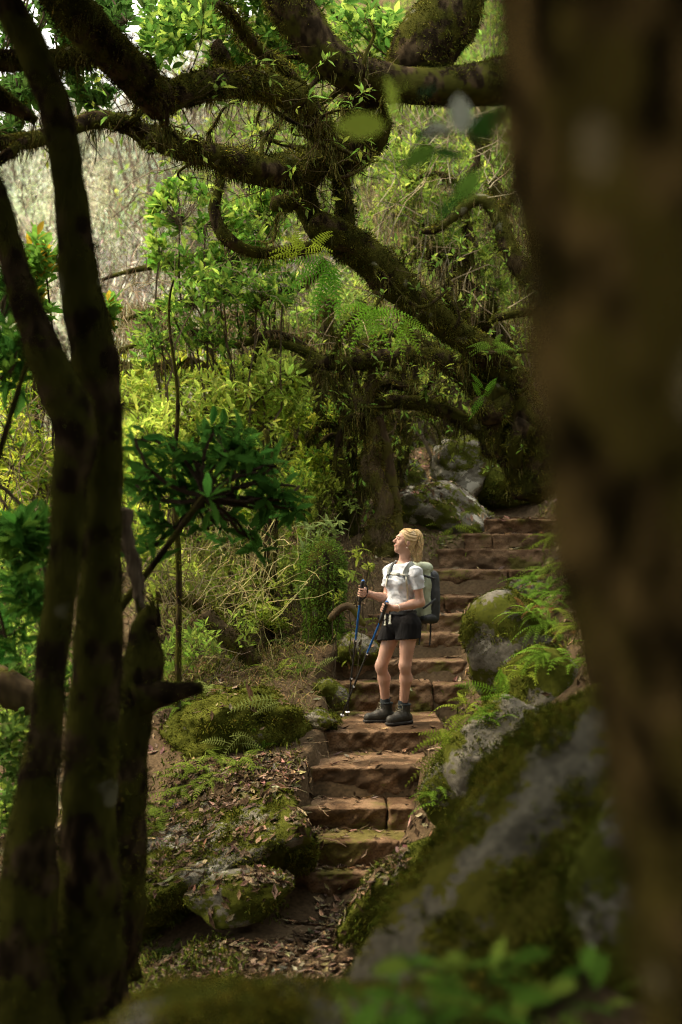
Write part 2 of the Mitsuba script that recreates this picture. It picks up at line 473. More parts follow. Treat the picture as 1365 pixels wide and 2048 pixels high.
gx, gy = axis(-45, -3.2, 3.6, 45, 0.065), axis(-18, 4.5, 19.0, 75, 0.065)
GX, GY = np.meshgrid(gx, gy, indexing="ij")
GZ = ground_z(GX, GY)
gi, gj = np.meshgrid(np.arange(len(gx) - 1), np.arange(len(gy) - 1), indexing="ij")
gi, gj, gn = gi.ravel(), gj.ravel(), len(gy)
gf = np.vstack([np.column_stack([gi * gn + gj, (gi + 1) * gn + gj, (gi + 1) * gn + gj + 1]), np.column_stack([gi * gn + gj, (gi + 1) * gn + gj + 1, gi * gn + gj + 1])])
GROUND = (np.column_stack([GX.ravel(), GY.ravel(), GZ.ravel()]), gf)
tag(obj("ground", GROUND, "soil"), kind="structure", label="brown forest soil sloping up under leaf litter and moss")

# ------------------------------------------------------------------ stone steps


def block(x0, x1, y0, y1, z0, z1, seed, r=0.05, step=0.03, amp=0.035):
    """A worn hewn stone: a finely divided box with rounded edges, chipped by noise."""
    s = np.array([x1 - x0, y1 - y0, z1 - z0])
    n = np.maximum(2, np.ceil(s / step).astype(int))
    n[1] = min(n[1], 22)
    faces, verts, at = [], [], 0
    for ax in range(3):
        for side in (0, 1):
            b, c = [k for k in range(3) if k != ax]
            u, w = np.meshgrid(np.linspace(0, 1, n[b] + 1), np.linspace(0, 1, n[c] + 1), indexing="ij")
            p = np.zeros(u.shape + (3,))
            p[..., ax], p[..., b], p[..., c] = side, u, w
            verts.append(p.reshape(-1, 3))
            i, j = np.meshgrid(np.arange(n[b]), np.arange(n[c]), indexing="ij")
            i, j, m = i.ravel(), j.ravel(), n[c] + 1
            q = np.vstack([np.column_stack([i * m + j, (i + 1) * m + j, (i + 1) * m + j + 1]), np.column_stack([i * m + j, (i + 1) * m + j + 1, i * m + j + 1])])
            if (side == 1) ^ (ax == 1) ^ False:
                pass
            else:
                q = q[:, ::-1]
            faces.append(q + at)
            at += len(verts[-1])
    v, f = np.vstack(verts), np.vstack(faces)
    tm = trimesh.Trimesh(v, f, process=False)
    tm.merge_vertices(digits_vertex=6)
    v, f = np.array(tm.vertices), np.array(tm.faces)
    p = np.array([x0, y0, z0]) + v * s
    ctr, half = np.array([(x0 + x1) / 2, (y0 + y1) / 2, (z0 + z1) / 2]), s / 2
    q = p - ctr
    inner = np.maximum(half - r, 0.2 * half)
    core = np.clip(q, -inner, inner)
    d = q - core
    L = np.linalg.norm(d, axis=1, keepdims=True)
    rr = np.minimum(r, half.min())
    q = core + d / np.maximum(L, 1e-9) * np.minimum(L, rr)
    nrm = unit(q / half ** 1.0 * (np.abs(q / half) ** 5))
    k = (meshkit.fbm((q + ctr) * 3.2 + seed * 3.7, 3, seed) - 0.5) * 1.9 + (meshkit.fbm((q + ctr) * 13 + seed, 4, seed + 1) - 0.5) * 1.5
    front = np.clip(-nrm[:, 1], 0, 1)
    return q + ctr + nrm * (k * amp * (0.35 + 0.75 * front))[:, None], f


JOINTS = {2: [0.35], 5: [0.86], 8: [0.86], 9: [1.08 - 0.0, 1.42], 10: [1.79], 11: [], 12: [1.72], 3: [], 6: [], 7: [], 13: []}
STEP_LABELS = [
    "lowest step of the stair, a mossy sandstone slab half hidden by the front rock", "second step from the bottom, brown sandstone with a smooth worn edge",
    "third step from the bottom, low sandstone with a small mossy block at its right end", "broad sandstone step just below the one the hiker stands on",
    "wide earth-topped sandstone step the hiker stands on", "rough sandstone step right behind the hiker's boots",
    "long flat-faced sandstone step level with the hiker's knees", "short sandstone step with mossy edge behind the hiker's thighs",
    "sandstone step behind the hiker's shorts, beside the mossy boulder", "sandstone step of three blocks level with the hiker's waist",
    "tall rough brown step level with the hiker's chest", "reddish brown step just right of the hiker's neck",
    "second step from the top, brown sandstone with a mossy block at its left end", "topmost worn earth step of the stair, below the grey slab rock"]
STONES = []
rng = np.random.default_rng(5)
for i, (y, z, x0, x1) in enumerate(STEPS):
    t = thing("stone_step", STEP_LABELS[i], "step", "steps of the forest stair")
    back = (STEPS[i + 1][0] if i + 1 < len(STEPS) else y + 0.45) + 0.14
    zb = (STEPS[i - 1][1] if i else -0.97) - 0.09
    cuts = [x0] + JOINTS.get(i, []) + [x1 + 0.05]
    for k in range(len(cuts) - 1):
        a, b = cuts[k] + 0.006, cuts[k + 1] - 0.006
        dy = rng.uniform(-0.03, 0.03) if len(cuts) > 2 else 0
        st = block(a, b, y + dy, back, zb, z + rng.uniform(-0.012, 0.008), 10 * i + k, r=0.022, step=0.018, amp=0.042)
        STONES.append(st)
        obj("stone", st, "sandstone", t, smooth=50)

# ------------------------------------------------------------------ rocks
ICO = {k: trimesh.creation.icosphere(k) for k in (3, 4, 5)}


def rock_mesh(center, size, seed, rot=(0, 0, 0), planes=16, sharp=10.0, amp=0.05, sub=4, flat=()):
    """A boulder: directions cut by random planes (softened), then weathered by noise. flat: extra cutting planes (normal, distance)."""
    r = np.random.default_rng(seed)
    d = np.array(ICO[sub].vertices)
    nrm = unit(r.normal(size=(planes, 3)))
    dist = r.uniform(0.68, 1.0, planes)
    for q, h in flat:
        nrm, dist = np.vstack([nrm, unit(q)]), np.append(dist, h)
    k = np.maximum(d @ nrm.T, 1e-3) / dist
    rad = 1.0 / np.maximum((k ** sharp).sum(1) ** (1 / sharp), 0.9)
    v = d * np.minimum(rad, 1.15)[:, None]
    v = v * (1 + (meshkit.fbm(v * 2.2 + seed, 3, seed) - 0.5)[:, None] * 4 * amp)
    v = v * np.asarray(size) / 2
    R = trimesh.transformations.euler_matrix(*np.radians(rot))[:3, :3]
    v = v @ R.T
    n = unit(v)
    v = v + n * ((meshkit.fbm(v * 7 + seed, 4, seed + 1) - 0.5) * amp * min(size) * 1.6)[:, None]
    return v + np.asarray(center), np.array(ICO[sub].faces)


ROCKS = []


def streak_rock(p, A, ab, side, w):
    """Rock with a bare band of weathered grey stone between mossy flanks."""
    q = p - mi.Point3f(*map(float, A))
    d = mi.Vector3f(*map(float, ab))
    t = dr.clip(dr.dot(q, d) / float(ab @ ab), -0.2, 1.2)
    sp = F3(p, 38.0, 4.0, 2)
    b = F3(p, 6.0, 21.0, 3)
    gap = dr.abs(dr.dot(q - d * t, mi.Vector3f(*map(float, side)))) + dr.maximum(dr.abs(dr.dot(q, d) / float(ab @ ab) - 0.5) - 0.62, 0) * 2 + (b - 0.5) * 0.42 + (sp - 0.5) * 0.16
    c = mikit.mix((0.050, 0.046, 0.034), (0.20, 0.183, 0.135), sp) * (0.35 + 1.3 * b)
    moss = mikit.mix((0.040, 0.042, 0.008), (0.12, 0.115, 0.020), sp * 0.5 + b * 0.5)
    return mikit.mix(c, moss, ss(w - 0.015, w + 0.015, gap))




def rock(label, px, py, y, w, h, d, seed, rot=(0, 0, 0), moss=0.47, density=5200, name="mossy_boulder", cat_="rock", up=0.10, blade=0.022, base=(0.055, 0.068, 0.010), other=(0.13, 0.14, 0.022), group=None, width=0.008, streak=None, bsdf="rock", shape=None, **k):
    """A rock centred behind the pixel (px, py) at depth y: w, h in photo pixels, d in metres."""
    c = P(px, py, y)
    m = shape if shape is not None else rock_mesh(c, (M(w, y), d, M(h, y)), seed, rot, **k)
    if streak:
        tm = trimesh.Trimesh(*m, process=False)
        A, B = (tm.ray.intersects_location(CAM[None], unit(P(q[0], q[1], y) - CAM)[None], multiple_hits=False)[0][0] for q in streak[:2])
        ab, bsdf = B - A, "rock_streak"
        side = unit(np.cross(ab, unit(CAM - (A + B) / 2)))
        scene[bsdf] = matte_mat(lambda p, n, uv: streak_rock(p, A, ab, side, streak[2]))
    key = tag(obj(name, m, bsdf, smooth=True), label, cat_, group=group)
    r = np.random.default_rng(seed + 500)
    if density:
        f = fuzz(m, density, blade, width, r, base, other, patch=moss, up=up, freq=3.2 + 0.3 * (seed % 3), seed=seed)
        if streak:
            root = f[0][::4]
            t = np.clip((root - A) @ ab / (ab @ ab), -0.2, 1.2)
            gap = np.abs((root - A - t[:, None] * ab) @ side) + np.maximum(np.abs((root - A) @ ab / (ab @ ab) - 0.5) - 0.62, 0) * 2 + (meshkit.fbm(root * 6.0, 3, 2) - 0.5) * 0.40 + (meshkit.fbm(root * 22.0, 2, 5) - 0.5) * 0.10
            on = np.repeat(gap > streak[2], 4)
            new = np.cumsum(on) - 1
            f = (f[0][on], new[f[1][on[f[1]].all(1)]], f[2][on])
        if len(f[0]):
            put("moss", f, "mossy", key, "stuff")
    ROCKS.append(m)
    return key


rock("big rounded mossy boulder to the right of the stair, beside the hiker", 1012, 1318, 12.55, 190, 250, 0.95, 11, (0, 0, 12), planes=12, sharp=8)
rock("grey lichened boulder above the top of the stair", 922, 935, 17.4, 112, 118, 0.7, 12, (0, 12, 30), planes=9, sharp=18, amp=0.09, bsdf="rock_grey", moss=0.62, density=3500)
rock("dark mossy ledge right of the grey boulder at the stair's head", 1030, 965, 17.6, 190, 110, 0.9, 13, bsdf="rock_green", moss=0.30, density=6000, blade=0.03, base=(0.035, 0.045, 0.008), other=(0.07, 0.08, 0.014))
rock("tilted grey slab rock beside the topmost step", 915, 1040, 16.7, 250, 120, 0.8, 14, (0, 24, 10), planes=10, sharp=18, amp=0.09, bsdf="rock_grey", moss=0.58, density=3500)
rock("small black and white boulder between the hiker's head and the grey boulder", 820, 972, 18.2, 84, 92, 0.5, 15, (0, 10, 0), planes=9, sharp=16, amp=0.09, bsdf="rock_grey", moss=0.62, density=2500)
rock("rounded mossy rock high behind the small white boulder", 830, 905, 21.5, 95, 80, 0.8, 16, (0, -25, 0), moss=0.40)
rock("long mossy rock leaning behind the grey boulder", 885, 885, 21.0, 70, 90, 0.8, 17, (0, -35, 0), moss=0.40)
rock("dark mossy rock at the back of the leaf-covered slope", 845, 862, 22.5, 60, 70, 0.7, 18, (0, 20, 0), moss=0.35)
rock("low flat stone at the foot of the small white boulder", 838, 1010, 17.3, 80, 34, 0.4, 19, bsdf="rock_grey", moss=0.6, density=2500)
rock("pointed moss and grey rock right of the fern, above the front bank", 1105, 1400, 10.6, 215, 210, 0.8, 21, (0, -38, 10), planes=12)
rock("steep pale green rock beside the lower steps", 950, 1550, 9.5, 190, 290, 0.55, 22, (0, 28, 0), planes=11, moss=0.5)
rock("grey rock with a white streak above the steep pale green rock", 1040, 1490, 9.7, 230, 190, 0.7, 32, (0, -40, 0), planes=11, moss=0.52)
rock("dark mossy rock in front of the lowest step", 790, 1790, 8.7, 320, 130, 0.7, 23, (0, -38, -8), planes=12, bsdf="rock_green", moss=0.30, base=(0.045, 0.06, 0.008), other=(0.09, 0.11, 0.018))
rock("broad moss-topped rock left of the hiker, above the leaf-covered slope", 492, 1462, 11.5, 310, 205, 0.95, 24, (0, 3, 8), planes=14, sharp=14, amp=0.10, flat=[((0, 0, 1), 0.72)], bsdf="rock_green", moss=0.22, base=(0.05, 0.058, 0.008), other=(0.10, 0.105, 0.016))
sv, sf = block(-0.72, 0.70, -0.55, 0.62, -0.52, 0.0, 91, r=0.07, step=0.03, amp=0.075)
sv[:, 1] -= 0.85 * np.minimum(sv[:, 2] + 0.06, 0) * (sv[:, 1] < 0.1)
sv = sv @ trimesh.transformations.euler_matrix(math.radians(11), math.radians(-21), math.radians(10))[:3, :3].T + P(405, 1672, 9.95)
rock("overhanging grey slab with moss left of the lower steps", 405, 1672, 9.95, 1, 1, 1, 25, shape=(sv, sf), bsdf="rock", moss=0.46, up=0.05, density=8000)
rock("low mossy stone in the dead leaves at the foot of the stair", 490, 1795, 9.35, 220, 110, 0.55, 26, (0, -14, 0), moss=0.52, density=4200)
rock("mossy stone at the left end of the step behind the boots", 660, 1390, 12.9, 70, 60, 0.4, 27, moss=0.36)
rock("green mossy stone beside the poles, left of the stair", 712, 1300, 13.6, 95, 75, 0.5, 28, (0, 10, 0), moss=0.34)
rock("mossy stone at the left end of the hiker's step", 640, 1440, 11.95, 85, 50, 0.5, 29, (0, 8, 0), moss=0.36)
rock("rounded stone at the right end of the upper steps, under hanging fern", 1065, 1185, 14.6, 95, 70, 0.5, 30, moss=0.5)
# the bank in the foreground, out of focus
rock("long diagonal foreground rock with a bare grey streak, out of focus", 1010, 1775, 5.6, 1020, 225, 1.1, 41, (0, -46, 24), planes=12, sub=5, moss=0.30, streak=((1170, 1470), (760, 1950), 0.085), density=9000, blade=0.026, base=(0.095, 0.105, 0.014), other=(0.20, 0.195, 0.028), width=0.009)
rock("dark rock behind the low blurred plant at the lower right", 1290, 1780, 4.6, 300, 420, 0.7, 42, (0, -20, 0), planes=12, sub=4, moss=0.45, density=5000)
rock("blurred mossy rock along the bottom edge of the view", 560, 2130, 3.4, 1050, 250, 0.7, 43, (0, 2, 0), planes=10, sub=5, moss=0.36, density=9000, blade=0.018, base=(0.13, 0.12, 0.016), other=(0.22, 0.20, 0.03), width=0.008)

# ------------------------------------------------------------------ trees
MOSS_A, MOSS_B = (0.024, 0.027, 0.005), (0.125, 0.125, 0.019)
BEARD = (0.075, 0.072, 0.020)


def limb(parent, name, pix, y, rpx, seed, sides=14, bsdf="bark", rough=0.24, freq=6.5, moss=3600, blade=0.03, patch=0.41, beard=0, lo=0.02, hi=0.4, up=0.12, width=0.008,
         base=MOSS_A, other=MOSS_B, bcol=BEARD, label=None, bw=0.008, sprigs=0, sprig_color=(0.14, 0.24, 0.04)):
    """One trunk or bough through photo pixels: pix (px, py) or (px, py, depth), y the default depth, rpx radii in photo pixels."""
    if y is None:
        pts, rad = np.asarray(pix), np.asarray(rpx)
    else:
        pts = np.array([P(q[0], q[1], q[2] if len(q) > 2 else y) for q in pix])
        rad = np.array([M(r, p[1]) for r, p in zip(np.broadcast_to(rpx, len(pts)), pts)])
    m = tube(pts, rad, sides, step=max(0.03, 0.45 * rad.mean()), rough=rough, freq=freq, seed=seed)
    key = obj(name, m, bsdf, parent, smooth=True, label=label)
    r = np.random.default_rng(seed + 900)
    bits = []
    if moss:
        bits.append(fuzz(m, moss, blade, width, r, base, other, patch=patch, up=up, seed=seed))
    if beard:
        L = np.linalg.norm(np.diff(pts, axis=0), axis=1).sum()
        bits.append(hanging(m, int(beard * L), lo, hi, r, bcol, width=bw))
    bits = [b for b in bits if len(b[0])]
    if bits:
        put("moss", cat(bits), "mossy", key, "stuff")
    if sprigs:
        n = int(sprigs * np.linalg.norm(np.diff(pts, axis=0), axis=1).sum())
        p, nr = sample(m, n, r)
        d = unit(nr * 0.8 + r.normal(0, 0.6, (n, 3)) + [0, 0, 0.35])
        tips = p + d * r.uniform(0.12, 0.55, (n, 1))
        side = unit(r.normal(size=(n, 3)))
        b = np.vstack([p, p * 0.4 + tips * 0.6])
        e = np.vstack([tips, tips + side * 0.16])
        put("twig", colored(twigs(b, e, 0.006, 0.0025, r, 0.08), (0.055, 0.045, 0.022), r), "matte", key, "stuff")
        keep = r.random(len(e)) < 0.65
        q, dd, sz = rosettes(e[keep], unit(e[keep] - b[keep]), r, (3, 7), 0.10)
        put("foliage", place(LEAF_LOW, q, leaf_frames(dd, r), sz, tint(len(q), sprig_color, 0.3, r, (0.26, 0.32, 0.05), 0.3)), "leaf", key, "stuff")
    return key, pts


def side_branches(parent, pts, n, seed, r0=0.035, length=1.3, **k):
    """Crooked thinner branches that leave a bough, mossy and bearded like it."""
    r = np.random.default_rng(seed)
    c = curve(pts, 0.1)
    for i in range(n):
        p = c[r.integers(len(c) // 8, len(c))]
        d = unit(np.array([r.normal(0, 1.0), r.normal(0, 0.5), r.normal(0.15, 0.8)]))
        q, L = [p], length * r.uniform(0.5, 1.2)
        for _ in range(6):
            q.append(q[-1] + d * L / 6)
            d = unit(d + r.normal(0, 0.55, 3) + [0, 0, 0.04])
        limb(parent, "branch", np.array(q), None, np.linspace(r0 * r.uniform(0.7, 1.2), 0.007, 7), seed * 40 + i, **{**dict(sides=7, beard=30, hi=0.35, moss=4200, blade=0.02, sprigs=5), **k})


# the gnarled tree over the stair
t = thing("gnarled_tree", "gnarled mossy tree whose bent trunk and arching boughs hang over the stair", "tree")
limb(t, "trunk", [(1075, 985, 15.9), (1058, 905, 15.8), (1040, 820, 15.6), (1000, 735, 15.4), (930, 680, 15.0), (860, 628, 14.7), (790, 568, 14.4), (728, 508, 14.2), (665, 468, 14.0), (628, 438, 13.9)],
     15, [58, 52, 46, 35, 28, 32, 36, 36, 31, 20], 1, sides=18, rough=0.26, beard=34, hi=0.35, sprigs=5)
limb(t, "bough", [(640, 462), (612, 415), (612, 362), (648, 318), (690, 288), (722, 240), (720, 170), (700, 120)], 14.0, [24, 24, 26, 30, 36, 36, 34, 30], 2, rough=0.30, beard=40, hi=0.35, sprigs=6)
limb(t, "bough", [(676, 470), (690, 410), (684, 365), (702, 318), (716, 290)], 14.2, [22, 19, 20, 24, 26], 3, rough=0.25, beard=20, hi=0.2)
limb(t, "bough", [(560, -60, 13.0), (582, 10, 13.0), (618, 66, 13.1), (668, 122, 13.2), (740, 158, 13.4), (845, 172, 13.6), (960, 168, 13.8), (1060, 150, 14)], 13, [52, 46, 41, 40, 40, 37, 42, 46], 4, sides=16, beard=18, hi=0.25, rough=0.18)
limb(t, "bough", [(815, 150), (845, 100), (885, 50), (915, -20), (930, -90)], 13.8, [48, 62, 64, 60, 60], 5, sides=16, beard=14, hi=0.3, rough=0.2)
limb(t, "bough", [(716, 292, 14.0), (735, 275, 13.9), (728, 215, 13.7), (708, 180, 13.6)], 13.8, [36, 40, 42, 44], 6, beard=20, rough=0.25)
limb(t, "branch", [(1000, 835), (985, 798), (950, 765), (900, 726), (840, 712), (760, 718), (690, 728), (650, 726), (604, 744), (576, 782)], 15.5, [26, 24, 25, 23, 19, 17, 15, 15, 10, 5], 7, beard=60, hi=0.4, sprigs=6, moss=4200, blade=0.025, sides=10)
limb(t, "branch", [(655, 728), (610, 704), (572, 690), (530, 694), (512, 720), (496, 735)], 15.6, [14, 10, 9, 8, 6, 4], 8, beard=50, hi=0.35, moss=4200, sides=8)
limb(t, "branch", [(978, 912), (968, 868), (930, 842), (880, 819), (820, 804), (762, 808), (716, 830), (690, 862)], 15.7, [15, 15, 15, 14, 13, 12, 9, 5], 9, beard=60, hi=0.4, sprigs=5, moss=4200, blade=0.025, sides=10)
limb(t, "branch", [(440, 345, 13.4), (436, 385, 13.4), (430, 425, 13.4), (452, 474, 13.4), (492, 500, 13.5), (560, 506, 13.7), (640, 490, 13.9)], 13.5, [10, 10, 12, 13, 12, 11, 14], 10, beard=24, hi=0.22, moss=3600, sides=9)
limb(t, "branch", [(985, 640, 15.3), (1020, 630, 15.3), (1060, 622, 15.2), (1100, 600, 15.0)], 15.3, [7, 9, 10, 10], 111, beard=40, hi=0.3, moss=4200, sides=8)
limb(t, "branch", [(545, 408, 13.9), (575, 405, 13.9), (605, 395, 14)], 13.9, [14, 18, 14], 112, beard=20, hi=0.12, moss=4200, sides=9)
limb(t, "branch", [(955, 800, 15.2), (988, 828, 15.3), (1012, 790, 15.4), (1028, 760, 15.5)], 15.3, [20, 26, 26, 22], 113, beard=60, hi=0.3, moss=4000)
limb(t, "root", [(1000, 770, 15.3), (985, 830, 15.4), (1000, 890, 15.5), (1010, 930, 15.6)], 15.4, [22, 22, 18, 12], 114, beard=60, hi=0.25, moss=4000)
limb(t, "root", [(1050, 850, 15.4), (1030, 890, 15.4), (1040, 940, 15.6)], 15.4, [26, 20, 10], 115, beard=60, hi=0.3, moss=4000)

for k_, (line, n) in enumerate((([P(1000, 735, 15.3), P(930, 680, 14.9), P(860, 628, 14.6), P(790, 568, 14.3), P(728, 508, 14.1)], 7), ([P(612, 415, 14), P(648, 318, 14), P(722, 240, 14)], 5), ([P(582, 10, 13), P(668, 122, 13.2), P(845, 172, 13.6)], 4),
                                ([P(950, 765, 15.5), P(840, 712, 15.5), P(690, 728, 15.5), P(604, 744, 15.5)], 6), ([P(968, 868, 15.7), P(880, 819, 15.7), P(762, 808, 15.7)], 4), ([P(1040, 820, 15.5), P(1000, 740, 15.3), P(1000, 800, 15.3)], 4))):
    side_branches(t, np.array(line), n, 60 + k_)
# its crown, mostly above the view
r = np.random.default_rng(600)
cp = []
for (x, y, z, R) in ((1.2, 9.4, 6.6, 1.9),):
    n = 1500
    d = unit(r.normal(size=(n, 3))) * (R * r.random(n) ** 0.45)[:, None] * [1, 1, 0.45]
    cp.append(np.array([x, y, z]) + d)
cp = np.vstack(cp)
cp = cp[meshkit.noise(cp * 1.3, 4) > 0.36]
put("crown", place(LEAF_LOW, cp, leaf_frames(unit(r.normal(size=cp.shape) * [1, 1, 0.5]), r, 0.6), r.uniform(0.14, 0.24, len(cp)), tint(len(cp), (0.06, 0.12, 0.025), 0.25, r)), "leaf", t, "stuff")

# the twin trunks at the left
t = thing("twin_trunk_tree", "dark tree of two crossing mossy trunks at the left, in front of everything else there", "tree")
KM = dict(moss=5000, blade=0.016, width=0.005, bw=0.005, base=(0.026, 0.030, 0.006), other=(0.085, 0.088, 0.014), freq=9.0)
limb(t, "trunk", [(-20, -70), (28, 30), (76, 122), (118, 250), (140, 380), (156, 520), (176, 650), (200, 780), (210, 900), (205, 1050), (200, 1200), (190, 1400), (180, 1600), (178, 1800), (170, 2000), (160, 2250)],
     6.6, [30, 32, 33, 32, 34, 40, 46, 44, 38, 39, 44, 50, 56, 66, 90, 140], 21, sides=26, rough=0.20, **KM)
limb(t, "trunk", [(-40, 320), (2, 430), (38, 560), (80, 680), (122, 780), (152, 850), (142, 950), (132, 1080), (120, 1200), (106, 1300), (92, 1450), (72, 1600), (55, 1800), (30, 2000), (10, 2250)],
     6.3, [24, 26, 30, 35, 43, 46, 38, 33, 33, 31, 34, 44, 60, 90, 150], 22, sides=26, rough=0.20, **KM)
# the tree whose boughs cross the top left
t = thing("arching_bough_tree", "mossy boughs that arch across the upper left of the view, hung with moss beards", "tree")
limb(t, "bough", [(20, -190, 8.6), (110, -30, 8.7), (172, 48, 8.8), (242, 122, 9.0), (298, 180, 9.2), (326, 206, 9.3)], 9, [54, 48, 43, 41, 40, 37], 31, sides=16, beard=34, hi=0.22, rough=0.2)
limb(t, "bough", [(316, 205, 9.3), (360, 186, 9.5), (410, 172, 9.8), (470, 165, 10.4), (540, 174, 11.2), (600, 206, 12.0), (640, 256, 12.8), (672, 300, 13.5)], 10, [36, 33, 31, 30, 29, 29, 27, 26], 32, sides=14, beard=46, hi=0.35, rough=0.22, sprigs=4)
limb(t, "bough", [(-60, 296, 10.0), (20, 284, 10.2), (90, 274, 10.6), (150, 252, 11.0), (200, 240, 11.2), (256, 250, 11.4), (300, 274, 11.6), (380, 300, 12.0), (450, 320, 12.5), (530, 340, 13.1), (600, 336, 13.6), (650, 318, 13.9)], 12,
     [15, 17, 17, 16, 17, 18, 21, 25, 27, 32, 34, 30], 33, sides=12, beard=70, hi=0.4, rough=0.28, moss=3400, sprigs=6)
limb(t, "branch", [(-30, 330, 9.0), (0, 318, 9.0), (30, 296, 9.2), (60, 280, 9.6)], 9.2, [9, 11, 10, 9], 34, beard=60, hi=0.22, sides=8)
limb(t, "branch", [(-40, 120, 9.2), (40, 122, 9.2), (110, 118, 9.2), (180, 108, 9.0), (230, 110, 9.0)], 9.1, [20, 22, 20, 22, 24], 35, beard=110, hi=0.38, sides=9)
limb(t, "branch", [(-20, 190, 9.3), (30, 215, 9.3), (70, 240, 9.4)], 9.3, [26, 18, 10], 36, beard=120, hi=0.3, sides=9)
limb(t, "branch", [(440, 10, 10.5), (478, 48, 10.8), (500, 82, 11), (540, 115, 11.5), (585, 160, 12), (620, 200, 12.4)], 11, [8, 13, 13, 14, 16, 12], 37, beard=50, hi=0.25, sides=9)
limb(t, "branch", [(450, 160, 10.4), (446, 120, 10.4), (436, 95, 10.4), (440, 80, 10.4)], 10.4, [14, 16, 14, 6], 38, beard=50, hi=0.2, sides=8)

side_branches(t, np.array([P(410, 172, 9.8), P(540, 174, 11.2), P(640, 256, 12.8)]), 5, 80, 0.028, 1.0)
side_branches(t, np.array([P(150, 252, 11.0), P(300, 274, 11.6), P(450, 320, 12.5), P(600, 336, 13.6)]), 7, 81, 0.030, 1.1)
side_branches(t, np.array([P(172, 48, 8.8), P(298, 180, 9.2)]), 3, 82, 0.024, 0.8)

# broken stump
t = thing("broken_stump", "dark mossy stump with a broken stub and a pale splinter, beside the twin trunks", "stump")
limb(t, "trunk", [(222, 1950), (238, 1800), (250, 1650), (258, 1500), (264, 1405), (290, 1320), (288, 1262), (306, 1215)], 7.4, [66, 54, 43, 36, 40, 38, 27, 9], 41, sides=20, rough=0.34, bsdf="bark", moss=4200, blade=0.016, width=0.005)
limb(t, "stub", [(275, 1395), (330, 1384), (368, 1380), (404, 1374)], 7.35, [40, 26, 19, 11], 42, rough=0.34, bsdf="bark", moss=2600, blade=0.016, width=0.005, sides=12)
scene["dead_wood"] = matte_mat(lambda p, n, uv: mikit.mix((0.05, 0.038, 0.026), (0.19, 0.155, 0.11), N3(p * mi.Vector3f(1, 1, 0.12), 110.0)))
m = tube(np.array([P(248, 1020, 7.5), P(258, 1100, 7.5), P(275, 1170, 7.5), P(284, 1235, 7.45), P(290, 1256, 7.4)]), [M(x, 7.5) for x in (18, 15, 13, 9, 2)], 9, step=0.012, rough=0.55, freq=16, seed=9, flat=0.5)
obj("splinter", m, "dead_wood", t, label="pale broken wood splinter")

r = np.random.default_rng(45)
for k in range(7):
    x = 282 + 40 * r.random()
    b = P(x, 1240 + 20 * r.random(), 7.35 + 0.12 * r.random())
    obj("shard", tube([b, b + [r.normal(0, 0.012), 0, 0.05], b + [r.normal(0, 0.025), 0, r.uniform(0.08, 0.20)]], [0.026, 0.016, 0.003], 6, step=0.015, rough=0.4, freq=20, seed=k, flat=0.5), "bark", t)
# trunk beside the lens and the darker one behind it
t = thing("foreground_tree", "huge blurred mossy trunk filling the right side of the view", "tree")
limb(t, "trunk", [(1400, -260), (1418, 0), (1432, 200), (1478, 400), (1506, 700), (1538, 1000), (1610, 1300), (1660, 1500), (1700, 1800), (1735, 2048), (1800, 2500), (1820, 2900)], 1.5, [430] * 10 + [470, 520], 51, sides=48, bsdf="bark_near",
     rough=0.10, freq=12.0, moss=9000, blade=0.008, width=0.003, base=(0.07, 0.06, 0.012), other=(0.15, 0.12, 0.026), patch=0.45, up=0.0)
t = thing("leaning_tree", "dark leaning trunk just left of the huge blurred one", "tree")
limb(t, "trunk", [(1060, -200), (1082, 0), (1092, 200), (1122, 400), (1150, 600), (1180, 900), (1200, 1080), (1238, 1260), (1262, 1400), (1290, 1560)], 7.5, [72, 72, 72, 70, 72, 74, 76, 74, 78, 90], 52, sides=18, rough=0.14, moss=2600, blade=0.018, width=0.006)

# trees behind the hiker
t = thing("forked_tree", "slim forked mossy tree just behind the hiker's head", "tree")
limb(t, "trunk", [(780, 1110), (762, 1060), (766, 1000), (742, 940), (746, 880), (728, 820), (742, 770), (708, 700)], 15.6, [44, 27, 22, 23, 17, 19, 13, 8], 61, bsdf="bark_brown", beard=70, hi=0.5, sprigs=6, moss=6500, blade=0.028, base=(0.06, 0.055, 0.012), other=(0.17, 0.15, 0.030), patch=0.34)
limb(t, "trunk", [(782, 1090), (785, 1020), (776, 950), (764, 880), (752, 835)], 15.75, [24, 19, 17, 16, 14], 62, bsdf="bark_brown", moss=3000, patch=0.5)
limb(t, "branch", [(745, 830), (705, 835), (680, 870), (672, 940)], 15.4, [14, 10, 7, 3], 63, beard=60, hi=0.4, moss=4200, sides=8)
limb(t, "branch", [(742, 800), (772, 770), (810, 775), (838, 790)], 15.8, [14, 12, 8, 4], 64, beard=60, hi=0.35, moss=4200, sides=8)


def back_tree(label, pix, y, rpx, seed, branches=(), name="mossy_tree", **k):
    t = thing(name, label, "tree")
    k = {**dict(beard=26, hi=0.5, moss=2600, blade=0.035, width=0.012, bw=0.011, sides=10, rough=0.26, sprigs=9), **k}
    limb(t, "trunk", pix, y, rpx, seed, **k)
    for i, (bp, br) in enumerate(branches):
        limb(t, "branch", bp, y, br, seed + 20 + i, **{**k, "beard": 44, "sides": 7})


